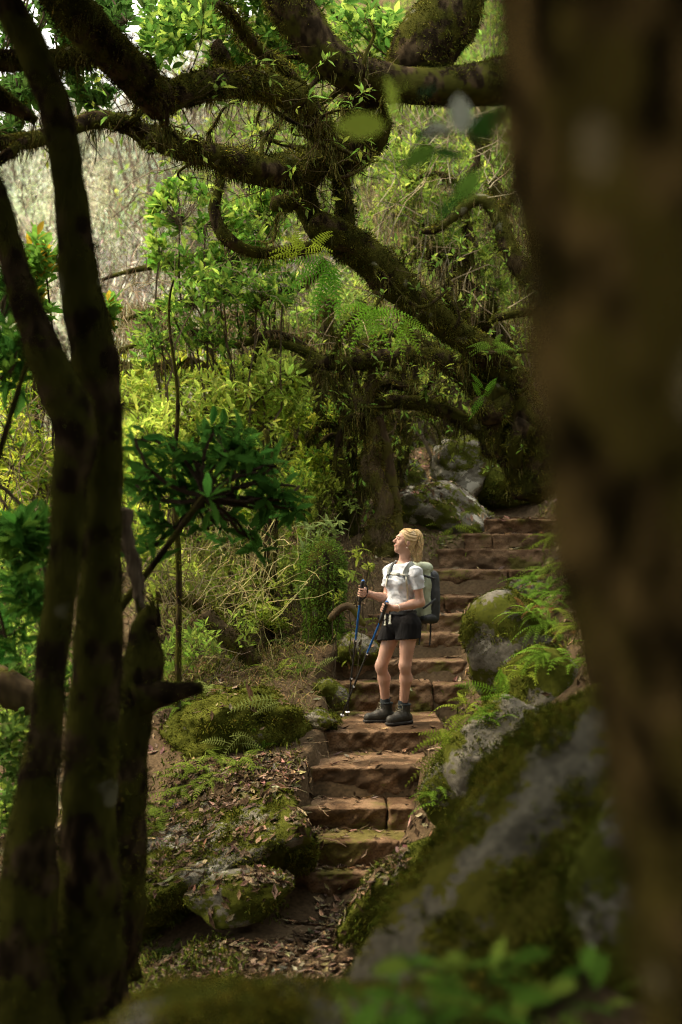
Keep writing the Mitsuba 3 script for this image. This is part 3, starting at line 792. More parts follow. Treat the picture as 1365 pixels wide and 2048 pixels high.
back_tree("dark straight trunk rising above the pale rosette plant left of the hiker", [(700, 1075), (690, 1000), (672, 930), (652, 850), (642, 760), (648, 660), (656, 600)], 17.2, [26, 22, 21, 18, 20, 18, 14], 71,
          [([(645, 800), (600, 770), (560, 772), (520, 800)], [14, 10, 7, 3]), ([(650, 690), (700, 660), (730, 600)], [12, 9, 5])])
back_tree("dark trunk leaning left at mid height, behind the green leafy branch", [(640, 1030), (612, 980), (585, 925), (566, 880), (520, 820), (470, 790)], 17.6, [32, 28, 22, 18, 14, 8], 72,
          [([(590, 935), (570, 900), (585, 860), (610, 835)], [14, 12, 10, 6])])
back_tree("low thick mossy log bending right behind the yellow green bush", [(500, 780), (540, 795), (580, 812), (625, 830), (680, 850)], 18.4, [14, 17, 18, 18, 14], 73, name="mossy_log")
back_tree("mossy log below the other one, behind the yellow green bush", [(505, 845), (545, 842), (590, 842), (640, 850), (670, 880)], 18.0, [10, 14, 15, 14, 10], 74, name="mossy_log")
back_tree("grey mossy trunk that leans left above the sloping trunk of the gnarled tree", [(1010, 700), (960, 630), (905, 560), (872, 500), (850, 430), (846, 350), (860, 250)], 19.0, [24, 24, 22, 20, 17, 13, 10], 75,
          [([(880, 520), (830, 500), (790, 520), (760, 540)], [12, 10, 7, 4]), ([(850, 440), (900, 420), (960, 440), (1010, 470)], [10, 9, 7, 4]), ([(848, 380), (810, 330), (800, 260)], [9, 7, 4])])
back_tree("thin dark trunk high at the right beside the blurred trunk", [(1090, 640), (1062, 560), (1020, 500), (1000, 440), (960, 400), (900, 440), (840, 460)], 17.5, [22, 20, 18, 15, 13, 10, 4], 76,
          [([(1000, 450), (1020, 400), (1045, 340)], [9, 7, 4])])
back_tree("slanting dark trunk in the forest behind the gnarled tree's right fork", [(990, 620), (940, 580), (900, 545), (860, 505), (820, 480)], 18.2, [14, 14, 13, 11, 6], 77)
back_tree("dark trunk behind the arching branches, with hanging moss", [(815, 930), (800, 880), (770, 830), (756, 740), (760, 640)], 21.0, [20, 18, 16, 14, 10], 78)
back_tree("thin trunk in the middle distance left of the hanging ferns", [(600, 760), (560, 700), (540, 640), (548, 560)], 20.0, [12, 11, 10, 7], 79)
back_tree("dark trunk behind the yellow bush near the twin trunks", [(330, 850), (322, 780), (330, 700), (318, 620)], 22.0, [14, 14, 12, 8], 80)
back_tree("mossy trunk at the upper right edge of the gap, behind the sprig", [(1010, 430), (975, 330), (960, 240), (990, 120)], 19.0, [14, 14, 13, 10], 81)
back_tree("twisting thin mossy tree left of the forked one, in the tangle", [(676, 1060), (684, 980), (668, 910), (690, 840), (676, 780), (700, 720), (690, 650)], 16.4, [15, 13, 12, 11, 10, 9, 6], 140,
          [([(684, 870), (650, 850), (620, 880), (612, 930)], [8, 7, 5, 3]), ([(680, 790), (650, 750), (600, 735), (560, 760), (545, 800)], [9, 8, 7, 5, 3]), ([(694, 720), (730, 690), (780, 690), (812, 720)], [8, 7, 6, 3])], beard=46)
back_tree("crooked mossy tree with beards in the middle distance below the long bough", [(500, 900), (512, 840), (498, 770), (520, 710), (506, 650), (530, 600)], 17.0, [13, 12, 11, 10, 8, 6], 150,
          [([(505, 770), (470, 740), (430, 745), (400, 780)], [8, 7, 5, 3]), ([(516, 700), (560, 670), (600, 680), (640, 660)], [9, 8, 7, 4]), ([(508, 660), (480, 630), (440, 640), (420, 670)], [7, 6, 5, 3])], beard=46)
back_tree("thin crooked tree in front of the green scrub at the right", [(930, 640), (915, 560), (940, 480), (920, 400), (950, 330), (940, 260)], 18.0, [11, 11, 10, 9, 7, 4], 160,
          [([(925, 540), (890, 500), (850, 500), (820, 530)], [8, 6, 5, 3]), ([(930, 430), (970, 400), (1000, 410), (1040, 380)], [8, 6, 5, 3]), ([(925, 390), (890, 350), (850, 350), (810, 380)], [7, 6, 5, 3])], beard=46)
for i, (lab, pix, y, rp) in enumerate((
        ("dark bare branch reaching left from the bright laurel, in front of the heath", [(560, 500), (480, 505), (400, 512), (320, 530), (250, 545), (205, 560)], 16.8, [9, 9, 8, 7, 5, 3]),
        ("pale crooked branch with moss beards under the bright laurel", [(650, 520), (620, 560), (560, 590), (470, 592), (390, 600), (300, 622), (250, 640)], 15.9, [6, 8, 8, 7, 7, 5, 3]),
        ("long sagging branch hung with brown moss above the yellow green bush", [(660, 740), (600, 690), (540, 668), (470, 690), (400, 665), (320, 672), (240, 700)], 16.0, [10, 10, 9, 8, 7, 6, 4]),
        ("short branch with thick beards just right of the twin trunks", [(420, 740), (360, 722), (300, 735), (240, 728), (200, 740)], 16.3, [6, 8, 8, 7, 6]))):
    t = thing("bare_branch", lab, "branch")
    limb(t, "stem", pix, y, rp, 170 + i, sides=7, moss=2200, beard=(30, 80, 110, 130)[i], lo=0.05, hi=0.55, bw=0.010, bcol=(0.13, 0.105, 0.045), sprigs=2)
back_tree("slim twisted mossy stem right of the forked tree, before the small boulder", [(812, 985), (800, 930), (815, 880), (804, 820), (830, 760), (818, 690), (850, 630)], 17.0, [13, 11, 10, 10, 9, 8, 5], 180,
          [([(806, 850), (840, 830), (870, 850), (880, 890)], [7, 6, 4, 2]), ([(825, 770), (790, 740), (770, 690)], [7, 5, 3])], beard=50)
back_tree("slim mossy stem leaning left between the forked tree and the hummock", [(725, 1090), (712, 1030), (722, 960), (704, 900), (712, 840), (690, 770), (700, 700)], 16.2, [12, 11, 9, 10, 8, 7, 4], 190,
          [([(706, 890), (670, 870), (640, 890), (630, 940)], [7, 6, 4, 2]), ([(708, 830), (740, 800), (775, 810)], [6, 5, 3])], beard=50)
back_tree("thin arching mossy stem behind the upper arching branch", [(900, 860), (880, 800), (890, 740), (860, 690), (800, 668), (740, 680), (700, 710)], 17.4, [12, 11, 10, 9, 8, 6, 3], 200,
          [([(870, 700), (900, 660), (940, 650)], [7, 5, 3])], beard=60)
back_tree("dark leaning log in the brush left of the hiker", [(412, 1225), (440, 1262), (480, 1292), (512, 1325)], 13.4, [20, 19, 18, 16], 82, name="fallen_log", sprigs=0, beard=4, moss=2200, bsdf="bark_brown")
back_tree("thin rotten log lying behind the leaning one", [(305, 1188), (345, 1196), (390, 1205), (420, 1222)], 13.8, [12, 13, 12, 11], 83, name="fallen_log", sprigs=0, beard=4, moss=2600, bsdf="bark_brown")
back_tree("dark log end among the leaves at the far left", [(-20, 1370), (20, 1380), (60, 1400), (100, 1430)], 9.0, [40, 38, 34, 26], 84, name="fallen_log", sprigs=0, beard=4, moss=2600, bsdf="bark_brown", bw=0.006, width=0.006)

# ------------------------------------------------------------------ trees outside the view, which keep the foreground in shade
CANOPY = [((x + 0.5 * ((k * 7) % 3 - 1), y), 5.6 + 0.7 * ((k * 5) % 3) + max(0, x) * 0.25, 3.3) for k, (x, y) in enumerate([(x, y) for y in (-10, -6, -2, 1.5) for x in (-11, -7, -3, 1, 5, 9) if not (x < -4 and y > -3)])]
CANOPY += [((-7.5, -1.5), 5.0, 3.0), ((-8.5, 2.5), 4.6, 2.8), ((-0.6, 7.2), 7.6, 1.9), ((4.0, 7.4), 8.0, 2.0), ((1.8, 6.6), 7.0, 1.9), ((-2.6, 8.4), 7.2, 1.9), ((-6.0, 6.6), 7.2, 2.4), ((-5.2, 2.6), 7.0, 2.2), ((-3.2, 5.2), 6.4, 2.6), ((0.5, 5.0), 7.0, 2.2), ((6.5, 9.5), 8.5, 3.2), ((8.0, 13.5), 9.5, 3.2)]
BEHIND = [((-6, -12), 3.0, 4.5), ((0, -13), 3.2, 4.5), ((6, -12), 4.5, 4.5), ((12, -4), 6, 4.5)]
for i, ((x, y), z, r) in enumerate(CANOPY + BEHIND):
    rg = np.random.default_rng(700 + i)
    t = thing("shade_tree", "broad leafy tree outside the view that shades the foreground", "tree", "trees that shade the foreground")
    n = 4200
    d = unit(rg.normal(size=(n, 3)))
    clump = meshkit.noise(d * 3.0 + i, i)
    pos = np.array([x, y, z]) + d * (r * rg.uniform(0.35, 1.0, n) ** 0.5 * (0.75 + 0.45 * clump))[:, None] * np.array([1, 1, 0.5])
    pos = pos[pos[:, 2] > 2.2]
    dirs = unit(rg.normal(size=(len(pos), 3)) * np.array([1, 1, 0.4]))
    put("crown", place(LEAF_LOW, pos, leaf_frames(dirs, rg, 0.6), rg.uniform(0.26, 0.44, len(pos)), tint(len(pos), (0.035, 0.060, 0.014), 0.25, rg)), "leaf", t, "stuff")
    side = 1 if x > 0 else -1
    bx = side * max(abs(x) + 1.0, 0.27 * max(y, 0) + 1.3)
    base = np.array([bx, y - 0.8, float(ground_z(bx, y - 0.8)) - 0.2])
    obj("trunk", tube([base, (bx, y - 0.7, 3.0), (bx, y - 0.5, z - 0.6), (x * 0.6 + bx * 0.4, y, z), (x, y, z + 0.1)], [0.24, 0.2, 0.17, 0.12, 0.06], 10, rough=0.15), "bark", t)

# ------------------------------------------------------------------ the hiker
class Field:
    """A signed distance field on a grid; shapes are blended in where they are, then surface nets give one closed mesh."""

    def __init__(self, lo, hi, h):
        self.lo, self.h = np.asarray(lo, float), h
        self.n = np.ceil((np.asarray(hi) - self.lo) / h).astype(int) + 1
        self.d = np.full(self.n, 0.3, np.float32)

    def copy(self):
        F = Field(self.lo, self.lo, self.h)
        F.n, F.d = self.n.copy(), self.d.copy()
        return F

    def box(self, lo, hi):
        a = np.clip(np.floor((np.asarray(lo) - self.lo) / self.h).astype(int), 0, self.n)
        b = np.clip(np.ceil((np.asarray(hi) - self.lo) / self.h).astype(int) + 1, 0, self.n)
        s = tuple(slice(i, j) for i, j in zip(a, b))
        g = np.meshgrid(*[self.lo[k] + self.h * np.arange(a[k], b[k]) for k in range(3)], indexing="ij")
        return s, np.stack(g, -1).astype(np.float32)

    def add(self, fn, lo, hi, k=0.02, op="add"):
        s, p = self.box(np.asarray(lo) - 3 * k - 0.02, np.asarray(hi) + 3 * k + 0.02)
        d, e = fn(p), self.d[s]
        if op == "add":
            t = np.clip(0.5 + 0.5 * (e - d) / k, 0, 1)
            self.d[s] = e * (1 - t) + d * t - k * t * (1 - t)
        elif op == "cut":
            self.d[s] = -smin_np(-e, d, k)
        return self

    def cone(self, a, b, ra, rb, k=0.02, op="add", flat=None):
        a, b = np.asarray(a, float), np.asarray(b, float)
        r = max(ra, rb)

        def fn(p):
            ab = b - a
            h = np.clip((p - a) @ ab / (ab @ ab), 0, 1)
            q = p - a - h[..., None] * ab
            if flat is not None:
                q = q + (q @ flat[0])[..., None] * flat[0] * (flat[1] - 1)
            return np.linalg.norm(q, axis=-1) - (ra + (rb - ra) * h)
        return self.add(fn, np.minimum(a, b) - r, np.maximum(a, b) + r, k, op)

    def ell(self, c, axes, rad, k=0.02, op="add"):
        c, A, rad = np.asarray(c, float), np.asarray(axes, float), np.asarray(rad, float)

        def fn(p):
            q = (p - c) @ A.T
            k0, k1 = np.linalg.norm(q / rad, axis=-1), np.linalg.norm(q / rad ** 2, axis=-1)
            return k0 * (k0 - 1) / np.maximum(k1, 1e-6)
        return self.add(fn, c - rad.max(), c + rad.max(), k, op)

    def keep(self, n, c):
        """Keeps the half space n . p < c."""
        _, p = self.box(self.lo, self.lo + self.h * (self.n - 1))
        self.d = np.maximum(self.d, (p @ np.asarray(n, float) - c)[: self.n[0], : self.n[1], : self.n[2]])
        return self

    def mesh(self, relax=4):
        d, n = self.d, self.n
        s = d < 0
        c = np.zeros(n - 1, int)
        for o in np.ndindex(2, 2, 2):
            c += s[o[0]:n[0] - 1 + o[0], o[1]:n[1] - 1 + o[1], o[2]:n[2] - 1 + o[2]]
        cells = np.argwhere((c > 0) & (c < 8))
        idx = np.full(n - 1, -1)
        idx[tuple(cells.T)] = np.arange(len(cells))
        acc, cnt = np.zeros((len(cells), 3)), np.zeros(len(cells))
        corner = np.array(list(np.ndindex(2, 2, 2)))
        val = np.stack([d[tuple((cells + o).T)] for o in corner], 1)
        for i in range(8):
            for j in range(i + 1, 8):
                if np.abs(corner[i] - corner[j]).sum() != 1:
                    continue
                m = (val[:, i] < 0) != (val[:, j] < 0)
                t = val[m, i] / (val[m, i] - val[m, j])
                acc[m] += corner[i] + (corner[j] - corner[i]) * t[:, None]
                cnt[m] += 1
        v = self.lo + (cells + acc / cnt[:, None]) * self.h
        F = []
        for ax in range(3):
            u, w = [(1, 2), (2, 0), (0, 1)][ax]
            sl0, sl1 = [slice(None)] * 3, [slice(None)] * 3
            sl0[ax], sl1[ax] = slice(0, -1), slice(1, None)
            cr = s[tuple(sl0)] != s[tuple(sl1)]
            e = np.argwhere(cr)
            e = e[(e[:, u] > 0) & (e[:, w] > 0) & (e[:, u] < n[u] - 1) & (e[:, w] < n[w] - 1)]
            q = []
            for a, b in ((0, 0), (1, 0), (1, 1), (0, 1)):
                g = e.copy()
                g[:, u] -= a
                g[:, w] -= b
                q.append(idx[tuple(g.T)])
            q = np.stack(q, 1)
            inside = s[tuple(e.T)]
            q[~inside] = q[~inside][:, ::-1]
            F.append(q)
        F = np.vstack(F)
        F = F[(F >= 0).all(1)]
        f = np.vstack([F[:, [0, 1, 2]], F[:, [0, 2, 3]]])
        e = np.vstack([f[:, [0, 1]], f[:, [1, 2]], f[:, [2, 0]]])
        e = np.unique(np.sort(e, axis=1), axis=0)
        A = coo_matrix((np.ones(2 * len(e)), (np.r_[e[:, 0], e[:, 1]], np.r_[e[:, 1], e[:, 0]])), shape=(len(v), len(v))).tocsr()
        deg = np.maximum(np.asarray(A.sum(1)), 1)
        for k in range(2 * relax):
            v = v + (0.5, -0.52)[k % 2] * (A @ v / deg - v)
        return v, f


def smin_np(a, b, k):
    t = np.clip(0.5 + 0.5 * (b - a) / k, 0, 1)
    return b * (1 - t) + a * t - k * t * (1 - t)


Y0 = 12.15


def J(px, py, dy=0.0):
    return P(px, py, Y0 + dy)


def Z1(x, y, dy=0.0):
    """A joint from the enlarged detail (660, 1040) x 5.25."""
    return J(660 + x / 5.25, 1040 + y / 5.25, dy)


BF, BL, BU = unit([-0.72, -0.69, 0]), unit([0.69, -0.72, 0]), np.array([0, 0, 1.0])
AX = np.array([BL, BF, BU])
HF = unit([-0.92, -0.27, 0.26])
HS = unit(np.cross(BU, HF))
HU = np.cross(HF, HS)
HA = np.array([HF, HS, HU])
HC = J(811.5, 1083, 0.0)
hp = lambda f, s, u: HC + (HF * f + HS * s + HU * u) * 0.95  # noqa: E731

pelvis, waist, chest, neck = J(803, 1243), J(801, 1206), J(805, 1160), J(809, 1129, 0.01)
SL, EL, WL, HL = J(831, 1146, -0.13), J(841, 1205, -0.10), J(795, 1216, -0.26), J(777, 1216, -0.31)
SR, ER, WR, HR = J(781, 1143, 0.12), J(775, 1198, 0.10), J(738, 1188, -0.06), J(725, 1178, -0.11)
hipL, kneeL, ankL = J(819, 1250, -0.08), J(811, 1332, -0.07), J(807, 1409, 0.03)
hipR, kneeR, ankR = J(790, 1250, 0.08), J(763, 1333, 0.07), J(771, 1405, 0.14)


def torso(F, grow=0.0):
    F.ell(chest + BU * 0.005, AX, np.array([0.148, 0.100, 0.165]) + grow, 0.03)
    F.ell(waist, AX, np.array([0.120, 0.090, 0.135]) + grow, 0.05)
    F.ell(pelvis, AX, np.array([0.155, 0.112, 0.115]) + grow, 0.05)
    for s in (-1, 1):
        F.ell(chest + BL * s * 0.062 + BF * 0.078 - BU * 0.01, AX, np.array([0.062, 0.055, 0.060]) + grow * 0.8, 0.03)
    F.cone(neck - BU * 0.045, SL, 0.052 + grow, 0.043 + grow, 0.03)
    F.cone(neck - BU * 0.045, SR, 0.052 + grow, 0.043 + grow, 0.03)
    return F


def hand(F, H, axis, w, side):
    """A hand closed round a grip through H along axis; w points from the grip to the wrist; side: +1 or -1, where the thumb lies along the turn."""
    a = unit(axis)
    w = unit(w - a * (w @ a))
    q = np.cross(a, w) * side
    c = H + w * 0.036
    F.ell(c, np.array([w, a, q]), [0.030, 0.042, 0.017], 0.008)
    for i, (o, L) in enumerate(((0.030, 0.95), (0.010, 1.0), (-0.010, 0.96), (-0.029, 0.82))):
        pts = [c + a * o - w * 0.008 + q * 0.012]
        for th in np.radians([35, 95, 150, 205 + 10 * L]):
            R = 0.0265
            pts.append(H + a * (o - 0.004) + (w * math.cos(th) + q * math.sin(th)) * R)
        for k in range(4):
            F.cone(pts[k], pts[k + 1], 0.0098 - 0.0009 * k, 0.0090 - 0.0009 * k, 0.003)
    tp = [c + a * 0.026 - q * 0.012, H + a * 0.040 + w * 0.014 - q * 0.026, H + a * 0.046 - w * 0.012 - q * 0.024]
    for k in range(2):
        F.cone(tp[k], tp[k + 1], 0.0125 - 0.002 * k, 0.0105 - 0.002 * k, 0.005)
    return c


def head(F):
    c = 0.95
    F.ell(hp(-0.012, 0, 0.025), HA, np.array([0.092, 0.073, 0.085]) * c, 0.02)
    F.ell(hp(0.034, 0, -0.030), HA, np.array([0.053, 0.056, 0.082]) * c, 0.03)
    F.cone(hp(-0.012, 0, -0.070), hp(0.060, 0, -0.098), 0.044 * c, 0.021 * c, 0.025)
    F.ell(hp(0.074, 0, 0.022), HA, np.array([0.016, 0.042, 0.012]) * c, 0.015)
    for s in (-1, 1):
        F.ell(hp(0.052, s * 0.036, -0.030), HA, np.array([0.026, 0.022, 0.026]) * c, 0.018)
        F.ell(hp(0.093, s * 0.030, 0.003), HA, np.array([0.016, 0.016, 0.010]), 0.010, "cut")
        F.ell(hp(0.082, s * 0.030, 0.003), HA, np.array([0.008, 0.013, 0.008]), 0.006)
        F.ell(hp(-0.006, s * 0.074, -0.014), HA, np.array([0.018, 0.007, 0.029]), 0.006)
    F.cone(hp(0.086, 0, 0.006), hp(0.110, 0, -0.027), 0.0075, 0.0098, 0.010)
    for s in (-1, 1):
        F.ell(hp(0.098, s * 0.009, -0.033), HA, [0.009, 0.007, 0.007], 0.006)
    F.ell(hp(0.081, 0, -0.056), HA, [0.012, 0.022, 0.007], 0.008)
    F.ell(hp(0.078, 0, -0.071), HA, [0.012, 0.019, 0.008], 0.006)


def limbs(F):
    F.cone(SL, EL, 0.044, 0.037, 0.02)
    F.cone(EL, EL + (WL - EL) * 0.35, 0.040, 0.040, 0.02)
    F.cone(EL + (WL - EL) * 0.35, WL, 0.040, 0.027, 0.02)
    F.cone(SR, ER, 0.044, 0.037, 0.02)
    F.cone(ER, ER + (WR - ER) * 0.35, 0.040, 0.038, 0.02)
    F.cone(ER + (WR - ER) * 0.35, WR, 0.038, 0.026, 0.02)
    for hip, knee, ank, s in ((hipL, kneeL, ankL, 1), (hipR, kneeR, ankR, -1)):
        F.cone(hip, knee + (hip - knee) * 0.12, 0.086, 0.053, 0.03)
        F.ell(knee + BF * 0.010, AX, [0.045, 0.047, 0.060], 0.03)
        mid = knee + (ank - knee) * 0.34 - BF * 0.018
        F.cone(knee, mid, 0.045, 0.052, 0.03)
        F.cone(mid, ank, 0.052, 0.035, 0.03)
        F.cone(ank, ank - BU * 0.06, 0.036, 0.036, 0.02)


grip1 = (J(726, 1166, -0.115), J(720.5, 1202, -0.09))
grip2 = (J(773, 1208, -0.315), J(762, 1240, -0.30))
tip1 = P(694, 1438, 1.65 * FPX / (1438 - HORIZON) * 0.998)
tip2 = P(680, 1442, 1.65 * FPX / (1442 - HORIZON) * 0.998)
tip1[2] = tip2[2] = 0.005
pts = np.array([SL, EL, WL, HL, SR, ER, WR, HR, ankL, ankR, HC + [0, 0, 0.12], HC + [0.12, 0.1, 0], HC - [0.14, 0.1, 0], kneeR, kneeL, hipL, hipR, grip1[0], grip2[0], grip2[1], ankL - [0, 0, 0.06]])
F = Field(pts.min(0) - 0.10, pts.max(0) + 0.10, 0.0055)
limbs(F)
torso(F, -0.006)
F.cone(neck - BU * 0.03, HC - HU * 0.045 - HF * 0.012, 0.054, 0.047, 0.02)
head(F)
hand(F, (grip1[0] + grip1[1]) / 2, grip1[0] - grip1[1], WR - (grip1[0] + grip1[1]) / 2, -1)
h2 = grip2[0] * 0.75 + grip2[1] * 0.25
hand(F, h2, grip2[0] - grip2[1], WL - h2, 1)
F.cone(WR, (grip1[0] + grip1[1]) / 2 + unit(WR - (grip1[0] + grip1[1]) / 2) * 0.045, 0.026, 0.026, 0.02)
F.cone(WL, h2 + unit(WL - h2) * 0.045, 0.026, 0.026, 0.02)
body = F.mesh(3)

scene["skin"] = {"type": "twosided", "b": {"type": "principled", "base_color": mikit.proc(lambda p, n, uv: mikit.mix((0.39, 0.22, 0.16), (0.52, 0.32, 0.24), F3(p, 16.0, 1.0, 2))), "roughness": 0.5, "specular": 0.4, "sheen": 0.1}}
plain("shirt_white", (0.52, 0.56, 0.62), 0.9)
plain("shorts_black", (0.007, 0.007, 0.008), 0.9, specular=0.2)
plain("boot_leather", (0.022, 0.021, 0.015), 0.6)
plain("boot_rubber", (0.022, 0.020, 0.017), 0.8)
plain("sock_grey", (0.020, 0.027, 0.031), 0.9)
plain("lace", (0.16, 0.15, 0.10), 0.8)
plain("hair_blonde", (0.40, 0.285, 0.14), 0.5)
plain("elastic_black", (0.02, 0.018, 0.016), 0.7)
plain("eye_dark", (0.03, 0.022, 0.018), 0.3)
plain("lip", (0.50, 0.19, 0.15), 0.4)
plain("pack_light", (0.27, 0.31, 0.22), 0.75)
plain("pack_dark", (0.018, 0.022, 0.026), 0.7)
plain("pack_grey", (0.20, 0.22, 0.21), 0.8)
plain("webbing", (0.50, 0.50, 0.42), 0.8)
plain("pole_blue", (0.010, 0.10, 0.36), 0.30, metallic=0.3)
plain("pole_black", (0.014, 0.014, 0.015), 0.4)
plain("metal", (0.6, 0.6, 0.6), 0.3, metallic=1.0)
plain("bead", (0.7, 0.66, 0.58), 0.4)

per = thing("person", "woman hiker with a blonde ponytail looking up to the left, in white shirt, black shorts and hiking boots, holding two poles", "person")
labels[per]["label"] = "woman hiker with blonde ponytail looking up, white T-shirt, black shorts, holding two poles"
obj("body", body, "skin", per, smooth=True)

# T-shirt
F = Field(np.minimum(waist, np.minimum(SR, SL)) - [0.22, 0.22, 0.16], np.maximum(neck, np.maximum(SL, SR)) + [0.20, 0.20, 0.10], 0.0055)
torso(F, 0.013)
sleeve = []
for S, E in ((SL, EL), (SR, ER)):
    F.cone(S + BU * 0.004, S + (E - S) * 0.52, 0.058, 0.061, 0.012)
n1 = unit(EL - SL)
_, gp = F.box(F.lo, F.lo + F.h * (F.n - 1))
gp = gp[: F.n[0], : F.n[1], : F.n[2]]
F.d = F.d + ((meshkit.fbm(gp * np.array([14, 14, 24.0]), 3, 8) - 0.5) * 0.018 + 0.004 * np.sin(gp[..., 2] * 70 + 5 * meshkit.noise(gp * 9.0, 2) * 3 + gp[..., 0] * 50)).astype(np.float32)
arm_side = np.minimum(np.linalg.norm(np.cross(gp - SL, n1), axis=-1), np.linalg.norm(np.cross(gp - SR, unit(ER - SR)), axis=-1)) < 0.095
tcut = np.where(np.linalg.norm(gp - SL, axis=-1) < np.linalg.norm(gp - SR, axis=-1), (gp - SL) @ n1, (gp - SR) @ unit(ER - SR))
outer = np.abs((gp - chest) @ BL) > 0.135
F.d = np.where(outer, np.maximum(F.d, tcut - 0.135), F.d).astype(np.float32)
hem = J(800, 1222)[2]
F.d = np.maximum(F.d, hem - gp[..., 2] + 0.0 * gp[..., 0]).astype(np.float32)
F.ell(neck + BF * 0.030 + BU * 0.045, AX, [0.080, 0.080, 0.060], 0.006, "cut")
shirt = F.mesh(2)
obj("shirt", shirt, "shirt_white", per, smooth=True)
# shorts
F = Field(pelvis - [0.26, 0.26, 0.24], pelvis + [0.26, 0.26, 0.16], 0.0055)
F.ell(waist - BU * 0.03, AX, [0.128, 0.100, 0.12], 0.04)
F.ell(pelvis, AX, [0.168, 0.125, 0.13], 0.04)
for hip, knee in ((hipL, kneeL), (hipR, kneeR)):
    F.cone(hip, hip + (knee - hip) * 0.55, 0.104, 0.112, 0.02)
_, gp = F.box(F.lo, F.lo + F.h * (F.n - 1))
gp = gp[: F.n[0], : F.n[1], : F.n[2]]
F.d = F.d + ((meshkit.fbm(gp * np.array([18, 18, 5.0]), 3, 9) - 0.5) * 0.026).astype(np.float32)
F.keep(BU, J(800, 1221)[2]).keep(-BU + 0.08 * BL, -J(800, 1279)[2] + 0.08 * (BL @ J(800, 1279)))
shorts = F.mesh(1)
obj("shorts", shorts, "shorts_black", per, smooth=40)

# boots and socks
for ank, toe_dir in ((ankL, unit([-0.74, -0.67, 0])), (ankR, unit([-0.97, -0.24, 0]))):
    base = np.array([ank[0], ank[1], 0.0])
    F = Field(base - [0.26, 0.26, 0.02], base + [0.2, 0.2, 0.24], 0.0055)
    heel, toe = base - toe_dir * 0.055, base + toe_dir * 0.150
    side = np.cross(toe_dir, BU)
    flat = (BU, 1.25)
    F.cone(heel + BU * 0.045, base + toe_dir * 0.05 + BU * 0.050, 0.044, 0.048, 0.02)
    F.cone(base + toe_dir * 0.05 + BU * 0.046, toe + BU * 0.040, 0.046, 0.043, 0.02)
    F.cone(base + BU * 0.06, base + toe_dir * 0.06 + BU * 0.060, 0.054, 0.046, 0.03)
    F.cone(base - toe_dir * 0.008 + BU * 0.07, base - toe_dir * 0.012 + BU * 0.165, 0.050, 0.054, 0.025)
    low = F.copy()
    F.keep(BU, 0.168).keep(-BU, -0.016)
    b = obj("boot", F.mesh(2), "boot_leather", per, smooth=True)
    k30 = int(round((0.035 - low.lo[2]) / low.h))
    low.d = np.repeat(low.d[:, :, k30:k30 + 1], low.n[2], axis=2) - 0.006
    low.keep(BU, 0.024).keep(-BU, -0.001)
    obj("sole", low.mesh(1), "boot_rubber", b, smooth=40)
    lc = []
    for k in range(6):
        c = base + toe_dir * (0.085 - 0.010 * k - 0.006 * max(0, k - 2)) + BU * (0.090 + 0.013 * k)
        lc.append(tube([c - side * 0.024 - toe_dir * 0.006, c + toe_dir * 0.003, c + side * 0.024 + BU * 0.010 - toe_dir * 0.006], [0.0028] * 3, 5, step=0.006))
    for s in (-1, 1):
        c = base + toe_dir * 0.050 + BU * 0.155
        lc.append(tube([c, c + side * s * 0.03 + BU * 0.01, c + side * s * 0.045 - BU * 0.03], [0.0025] * 3, 5, step=0.006))
    obj("lace", cat(lc), "lace", b, smooth=True)
    collar = tube([base - toe_dir * 0.012 + BU * 0.163 + (toe_dir * math.cos(a) + side * math.sin(a)) * 0.050 for a in np.linspace(0, 2 * np.pi, 13)], [0.009] * 13, 6, step=0.01)
    obj("collar", collar, "sock_grey", b, smooth=True)
    obj("sock", tube([base + BU * 0.10, np.array([ank[0], ank[1], 0.15]), ank + BU * 0.035 + (0 if True else 0)], [0.044, 0.045, 0.044], 16, step=0.01), "sock_grey", per, smooth=True)

# hair, face
F = Field(HC - 0.16, HC + 0.16, 0.005)
F.ell(hp(-0.014, 0, 0.026), HA, np.array([0.101, 0.082, 0.095]) * 0.95, 0.01)
F.ell(hp(-0.055, 0, -0.035), HA, np.array([0.045, 0.060, 0.06]) * 0.95, 0.02)
nh = 0.87 * HF - 0.49 * HU
F.keep(nh, nh @ HC + 0.024)
_, gp = F.box(F.lo, F.lo + F.h * (F.n - 1))
gp = gp[: F.n[0], : F.n[1], : F.n[2]]
tail0 = Z1(872, 132, 0.02)
F.d = F.d + 0.0025 * np.sin(np.arctan2((gp - tail0) @ HS, (gp - tail0) @ HU) * 26).astype(np.float32)
hair = obj("hair", F.mesh(1), "hair_blonde", per, smooth=True)
tail = curve(np.array([tail0, Z1(900, 125, 0.02), Z1(928, 175, 0.01), Z1(930, 260, 0.0), Z1(918, 350, -0.02), Z1(925, 430, -0.04)]), 0.012)
tr = np.interp(np.linspace(0, 1, len(tail)), [0, 0.15, 0.4, 0.75, 1], [0.016, 0.026, 0.040, 0.038, 0.018])
r = np.random.default_rng(44)
ns = 520
a, rr = r.uniform(0, 2 * np.pi, ns), np.sqrt(r.random(ns))
_, ta, tb = frames(tail)
lines = tail[None] + ((ta[None] * np.cos(a)[:, None, None] + tb[None] * np.sin(a)[:, None, None] * 0.75) * (rr[:, None] * tr[None])[..., None])
lines = lines + np.cumsum(r.normal(0, 0.0016, lines.shape), axis=1)
put("ponytail", colored(strands(lines, 0.0032, 0.0014), (0.47, 0.35, 0.18), r, 0.3), "matte", hair)
lp = [hp(-0.014 + 0.10 * math.cos(t), 0, 0) for t in (0,)]
fine = []
